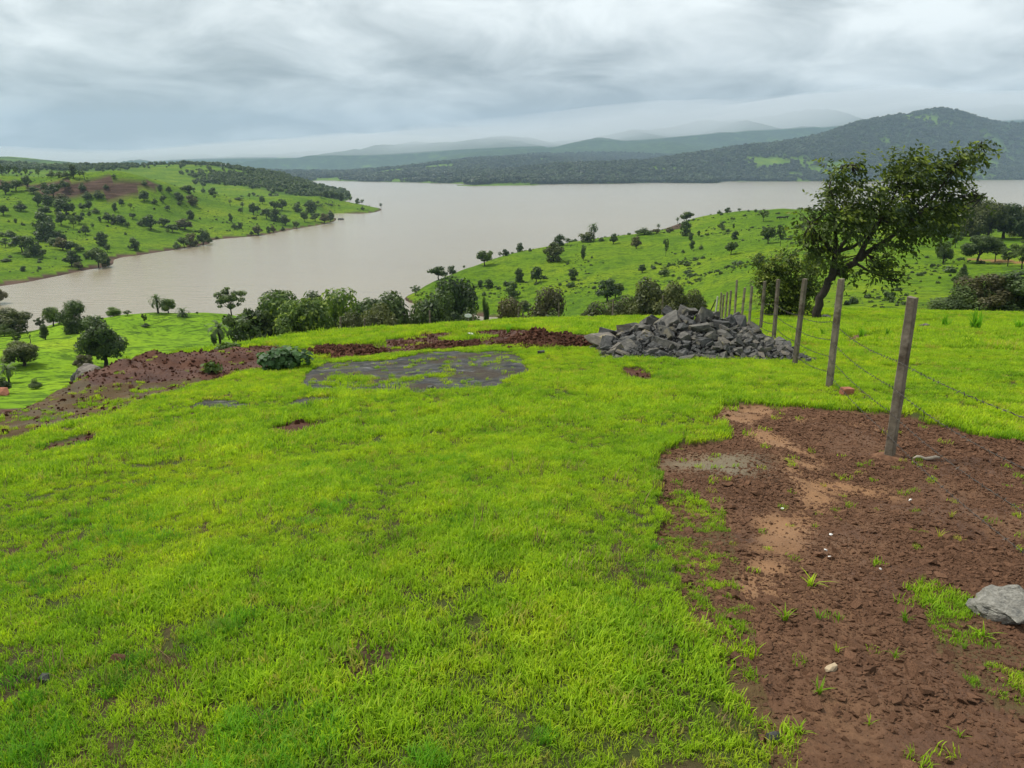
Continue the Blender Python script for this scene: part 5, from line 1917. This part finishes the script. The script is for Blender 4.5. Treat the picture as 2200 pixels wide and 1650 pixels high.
def house(px, py, wm, label):
    h = hit(px, py) or hit(px, py + 3)
    x, y = h
    z = ground_z(x, y)
    t = thing('house', (x, y, z), label, 'house', 'far white houses')
    w2, d2, hh = wm / 2, wm * .35, wm * .32
    V = [(-w2, -d2, -1), (w2, -d2, -1), (w2, d2, -1), (-w2, d2, -1), (-w2, -d2, hh), (w2, -d2, hh), (w2, d2, hh), (-w2, d2, hh)]
    obj('wall', mesh_mixed('wall', V, [(0, 1, 5, 4), (1, 2, 6, 5), (2, 3, 7, 6), (3, 0, 4, 7)]), M['wall'], t)
    e_ = .6
    V = [(-w2 - e_, -d2 - e_, hh - .1), (w2 + e_, -d2 - e_, hh - .1), (w2 + e_, d2 + e_, hh - .1), (-w2 - e_, d2 + e_, hh - .1), (-w2 - e_, 0, hh + wm * .18), (w2 + e_, 0, hh + wm * .18)]
    obj('roof', mesh_mixed('roof', V, [(0, 1, 5, 4), (2, 3, 4, 5), (1, 2, 5), (3, 0, 4), (3, 2, 1, 0)]), M['roof'], t)
    for q in (-.28, .28):
        V = [(q * wm - wm * .07, -d2 - .06, hh * .35), (q * wm + wm * .07, -d2 - .06, hh * .35), (q * wm + wm * .07, -d2 - .06, hh * .8), (q * wm - wm * .07, -d2 - .06, hh * .8)]
        obj('window', mesh_mixed('window', V, [(0, 1, 2, 3)]), M['stone_dark'], t)


for px, py, wm, lab in ((472, 357, 8, 'far white house on the wooded ridge, leftmost of its row'), (480, 357.5, 8, 'far white house on the wooded ridge, second of its row'), (488, 358, 9, 'far white house on the wooded ridge, third of its row'), (517, 362, 10, 'far white house lower on the wooded ridge at right'), (1236, 352, 20, 'white building on the crest across the lake'), (1532, 358, 14, 'tiny pale house among trees on forested hill')):
    house(px, py, wm, lab)

# ------------------------------------------------------------------ grass, clods, far woods (nobody could count them)
GSRC = []
for i in range(6):
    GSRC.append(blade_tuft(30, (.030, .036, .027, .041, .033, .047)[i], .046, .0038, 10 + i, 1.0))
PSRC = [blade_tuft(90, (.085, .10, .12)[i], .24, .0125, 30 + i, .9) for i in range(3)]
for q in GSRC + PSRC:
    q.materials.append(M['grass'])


def scatter_grass(name, d0, d1, dens, src, smin, smax, label, fill=1.0):
    """points between two distances, thinner on soil and rock"""
    th0, th1 = R(-41), R(41)
    area = (th1 - th0) / 2 * (d1 * d1 - d0 * d0)
    n = int(area * dens)
    r = np.sqrt(rng.uniform(d0 * d0, d1 * d1, n))
    t = rng.uniform(th0, th1, n)
    x, y = r * np.sin(t), r * np.cos(t)
    brow = np.interp(t, BROWT, BROWD)
    so, ro, spz, bk = masks(x, y)
    keep = np.ones(n, bool)
    u = rng.uniform(0, 1, n)
    cl = fbm(x / .22, y / .22, 151, 3)
    keep[so & ~spz] = u[so & ~spz] < .012
    sel = so & spz
    lft = sel & (x < 0) & (y > 6)
    keep[sel] = (cl[sel] > -.03) & (u[sel] < .75)
    keep[lft] = (cl[lft] > .12) & (u[lft] < .28)
    keep[ro & ~spz] = (u[ro & ~spz] < .16) & (cl[ro & ~spz] > .14)
    keep[ro & spz] = u[ro & spz] < .5
    keep[bk] = False
    bald = fbm(x / .8, y / .8, 161, 3) + .5 * cl
    keep &= ~((bald > .58) & (u < .65) & ~so & ~ro)
    keep &= r < brow * 1.22
    x, y, so, spz, cl = x[keep], y[keep], so[keep], spz[keep], cl[keep]
    z = H(x, y)
    n = len(x)
    tall = smooth(-.25, .45, fbm(x / .9, y / .9, 171, 3))
    s = (smin + (smax - smin) * tall) * rng.uniform(.75, 1.25, n)
    s = np.where(so, s * .85, s)
    rot = np.stack([rng.normal(0, .12, n), rng.normal(0, .12, n), rng.uniform(0, 6.28, n)], 1)
    sc = np.stack([s, s, s * rng.uniform(.8, 1.2, n)], 1)
    so_ = [obj('tuft', q, None, None, link=False) for q in src]
    return instancer(name, np.stack([x, y, z], 1), rot, sc, rng.integers(0, len(src), n), so_, label, 'grass')


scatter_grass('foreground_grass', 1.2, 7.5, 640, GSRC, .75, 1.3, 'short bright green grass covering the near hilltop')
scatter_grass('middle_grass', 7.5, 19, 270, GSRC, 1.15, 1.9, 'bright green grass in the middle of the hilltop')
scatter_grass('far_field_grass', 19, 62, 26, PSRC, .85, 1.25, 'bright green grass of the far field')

# deeper green, longer clumps scattered through the near grass
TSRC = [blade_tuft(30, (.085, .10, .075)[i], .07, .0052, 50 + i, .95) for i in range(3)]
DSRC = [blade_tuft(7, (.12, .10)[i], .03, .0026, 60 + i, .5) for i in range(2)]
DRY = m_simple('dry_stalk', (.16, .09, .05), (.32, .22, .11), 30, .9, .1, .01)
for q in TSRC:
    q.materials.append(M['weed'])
for q in DSRC:
    q.materials.append(DRY)


def scatter_clumps(name, src, n, d0, d1, thr, seed, s0, s1, label):
    r = np.exp(rng.uniform(math.log(d0), math.log(d1), n))
    t = rng.uniform(R(-41), R(41), n)
    x, y = r * np.sin(t), r * np.cos(t)
    so, ro, spz, bk = masks(x, y)
    f = fbm(x / .45, y / .45, seed, 3) + .5 * fbm(x / 1.7, y / 1.7, seed + 5, 2)
    kp = ~so & ~ro & (f > thr)
    x, y = x[kp], y[kp]
    n = len(x)
    s = rng.uniform(s0, s1, n)
    so_ = [obj('clump', q, None, None, link=False) for q in src]
    instancer(name, np.stack([x, y, H(x, y)], 1), np.stack([rng.normal(0, .15, n), rng.normal(0, .15, n), rng.uniform(0, 6.28, n)], 1), np.stack([s, s, s], 1), rng.integers(0, len(src), n), so_, label, 'grass')


scatter_clumps('deep_green_clumps', TSRC, 12000, 1.4, 16, .30, 211, .35, .8, 'deeper green longer grass clumps in the foreground turf')
scatter_clumps('dry_stalks', DSRC, 5000, 1.4, 14, .42, 221, .5, 1.1, 'dry brown stalks among the foreground grass')

# clods and gravel on the bare soil
n = 420000
r = np.sqrt(rng.uniform(1.2 ** 2, 9.5 ** 2, n))
t = rng.uniform(R(5), R(41), n)
x, y = r * np.sin(t), r * np.cos(t)
so, ro, spz, bk = masks(x, y)
cl = fbm(x / .7, y / .7, 181, 3)
wa, wb = washed(x, y)
kp = so & (rng.uniform(0, 1, n) < np.clip(.5 + 1.0 * cl, .12, .95) * np.clip(1.05 - wa - wb, .06, 1))
x, y = x[kp], y[kp]
n = len(x)
s = np.clip(rng.lognormal(math.log(.0072), .60, n), .0035, .055)
so_ = [obj('clod', c, None, None, link=False) for c in CLODS]
instancer('soil_crumbs', np.stack([x, y, H(x, y) + s * .12], 1), rng.uniform(-.5, .5, (n, 3)) + np.stack([np.zeros(n), np.zeros(n), rng.uniform(0, 6.28, n)], 1), s[:, None] * rng.uniform(.7, 1.4, (n, 3)) * np.array([1.15, 1.15, .8]),
          rng.integers(0, len(so_), n), so_, 'dark crumbs and pebbles covering the bare soil', 'soil crumbs')
n = 50000
r = np.sqrt(rng.uniform(9 ** 2, 34 ** 2, n))
t = rng.uniform(R(-41), R(15), n)
x, y = r * np.sin(t), r * np.cos(t)
so, ro, spz, bk = masks(x, y)
kp = so & (rng.uniform(0, 1, n) < np.where(spz, .3, .8))
x, y = x[kp], y[kp]
n = len(x)
s = np.clip(rng.lognormal(math.log(.030), .5, n), .012, .11)
so_ = [obj('clod', c, None, None, link=False) for c in CLODR]
instancer('dug_soil_lumps', np.stack([x, y, H(x, y) + s * .1], 1), rng.uniform(0, 6.28, (n, 3)), s[:, None] * rng.uniform(.7, 1.3, (n, 3)), rng.integers(0, len(so_), n), so_, 'lumps of dug red soil along the brow', 'soil lumps')


# small dark tussocks dotted over the hillsides
def tussocks():
    r_t = np.random.default_rng(77)
    src = []
    for i in range(4):
        v, c, rr = blob_leaves([(0, 0, .3, .5, .5, .35), (.3, .1, .25, .3, .3, .3)], 110, .22, r_t, .4, .5)
        me = mesh_np('tussock', v, quads_of(len(v)))
        me.materials.append(M['leaf_dark'])
        src.append(obj('tussock', me, None, None, link=False))
    n = 42000
    r = np.exp(r_t.uniform(math.log(165), math.log(800), n))
    t = r_t.uniform(R(-41), R(41), n)
    x, y = r * np.sin(t), r * np.cos(t)
    f = fbm(x / 22, y / 22, 191, 3)
    z = H(x, y)
    kp = (z > WZ + .8) & (f > .12) & (r_t.uniform(0, 1, n) < np.clip((f - .10) * 3.2, 0, .8))
    # a stony, tussocky patch on the headland
    x, y, z, r = x[kp], y[kp], z[kp], r[kp]
    for cx, cy, sx, sy, m_ in ((1460, 575, 40, 22, 130), (1255, 570, 34, 20, 70), (1240, 620, 60, 20, 60), (1990, 580, 60, 14, 90), (1900, 640, 70, 20, 80), (690, 440, 40, 5, 120), (640, 440, 40, 8, 60)):
        for _ in range(m_):
            h = hit(r_t.normal(cx, sx * .6), r_t.normal(cy, sy * .6))
            if h is not None and h[1] > 62:
                x, y = np.append(x, h[0]), np.append(y, h[1])
    z = H(x, y)
    n = len(x)
    s = r_t.lognormal(math.log(.20), .62, n) * (1 + np.hypot(x, y) / 330)
    return instancer('hillside_tussocks', np.stack([x, y, z - .05], 1), np.stack([np.zeros(n), np.zeros(n), r_t.uniform(0, 6.28, n)], 1), s[:, None] * r_t.uniform(.7, 1.3, (n, 3)), r_t.integers(0, 4, n), src, 'dark tussocks and low scrub dotted over the hillsides', 'scrub')


tussocks()


def forest(name, n, d0, d1, p0, p1, thr, hmin, hmax, label):
    r_t = np.random.default_rng(len(name))
    src = []
    fm = M['forest'] if name != 'ridge_woods' else M['leaf_mid']
    for i in range(5):
        bl_s = [(r_t.uniform(-.22, .22), r_t.uniform(-.22, .22), .55 + r_t.uniform(-.15, .25), .26, .26, .24) for _ in range(6)]
        v, c, rr = blob_leaves(bl_s, 170, .19, r_t, .5, .5)
        me = mesh_np('forest_tree', v, quads_of(len(v)))
        me.materials.append(fm)
        src.append(obj('forest_tree', me, None, None, link=False))
    r = np.exp(r_t.uniform(math.log(d0), math.log(d1), n))
    t = r_t.uniform(tpx(p0), tpx(p1), n)
    x, y = r * np.sin(t), r * np.cos(t)
    z = H(x, y)
    wv = wood_at(x, y) + .12 * r_t.normal(size=n)
    kp = (z > WZ + .6) & (wv > thr)
    x, y, z = x[kp], y[kp], z[kp]
    n = len(x)
    s = r_t.uniform(hmin, hmax, n)
    return instancer(name, np.stack([x, y, z - .5], 1), np.stack([np.zeros(n), np.zeros(n), r_t.uniform(0, 6.28, n)], 1), np.stack([s * 1.15, s * 1.15, s], 1) * r_t.uniform(.8, 1.2, (n, 1)), r_t.integers(0, 5, n), src, label, 'forest')


forest('ridge_woods', 12000, 820, 1900, -150, 760, .07, 3, 7, 'woods covering the hill behind the left hillside')
forest('far_shore_woods', 16000, 1900, 4800, 560, 1020, .02, 9, 16, 'woods and thickets on the low hills of the far shore')
forest('far_forest', 52000, 1850, 5200, 980, 2300, -.02, 9, 17, 'dark forest covering the large hill across the lake')

# ------------------------------------------------------------------ the air
def air(name, verts, color, dens, label, F=None):
    F = F or [(0, 3, 2, 1), (4, 5, 6, 7), (0, 1, 5, 4), (1, 2, 6, 5), (2, 3, 7, 6), (3, 0, 4, 7)]
    m = bpy.data.materials.new(name)
    m.use_nodes = True
    nt = m.node_tree
    nt.nodes.clear()
    out = N(nt.nodes, 'ShaderNodeOutputMaterial')
    v = N(nt.nodes, 'ShaderNodeVolumePrincipled')
    v.inputs['Color'].default_value = color + (1,)
    v.inputs['Density'].default_value = dens
    nt.links.new(v.outputs[0], out.inputs['Volume'])
    o = obj(name, mesh_mixed(name, verts, F), m)
    return tag(o, label, None, None, 'stuff')


def box(x0, x1, y0, y1, z0, z1):
    return [(x0, y0, z0), (x1, y0, z0), (x1, y1, z0), (x0, y1, z0), (x0, y0, z1), (x1, y0, z1), (x1, y1, z1), (x0, y1, z1)]


air('haze', box(-10800, 10800, -10800, 10800, float(GZ.min()) - 2, max(720.0, float(GZ.max()) + 15)), (.56, .76, 1.0), 8.5e-5, 'thin bluish haze')
# low cloud: a closed body with an uneven underside
nx, ny = 40, 12
V = []
for top in (0, 1):
    for j in range(ny + 1):
        for i in range(nx + 1):
            x, y = -8000 + 16000 * i / nx, 6300 + 4300 * j / ny
            zb = float(np.interp(x, [-9500, -5500, -1000, 500, 2000, 4400, 9500], [50, 60, 105, 190, 310, 450, 480])) + float(110 * fbm(np.array([x / 2200]), np.array([y / 2200]), 231, 3)[0])
            V.append((x, y, max(20, zb) + float(np.interp(x, [-3500, 0], [110, 250])) + float(np.interp(x, [-3500, 0], [60, 160])) * float(1.0 * fbm(np.array([x / 1500]), np.array([y / 1500]), 241, 3)[0]) if top else max(20, zb)))
q = (nx + 1) * (ny + 1)
ix = lambda i, j, t: t * q + j * (nx + 1) + i
F = []
for j in range(ny):
    for i in range(nx):
        F.append((ix(i, j, 0), ix(i, j + 1, 0), ix(i + 1, j + 1, 0), ix(i + 1, j, 0)))
        F.append((ix(i, j, 1), ix(i + 1, j, 1), ix(i + 1, j + 1, 1), ix(i, j + 1, 1)))
for i in range(nx):
    F.append((ix(i, 0, 0), ix(i + 1, 0, 0), ix(i + 1, 0, 1), ix(i, 0, 1)))
    F.append((ix(i + 1, ny, 0), ix(i, ny, 0), ix(i, ny, 1), ix(i + 1, ny, 1)))
for j in range(ny):
    F.append((ix(0, j + 1, 0), ix(0, j, 0), ix(0, j, 1), ix(0, j + 1, 1)))
    F.append((ix(nx, j, 0), ix(nx, j + 1, 0), ix(nx, j + 1, 1), ix(nx, j, 1)))
air('mist', V, (.97, .985, 1.0), 1.1e-3, 'low cloud hanging on the mountain tops', F)
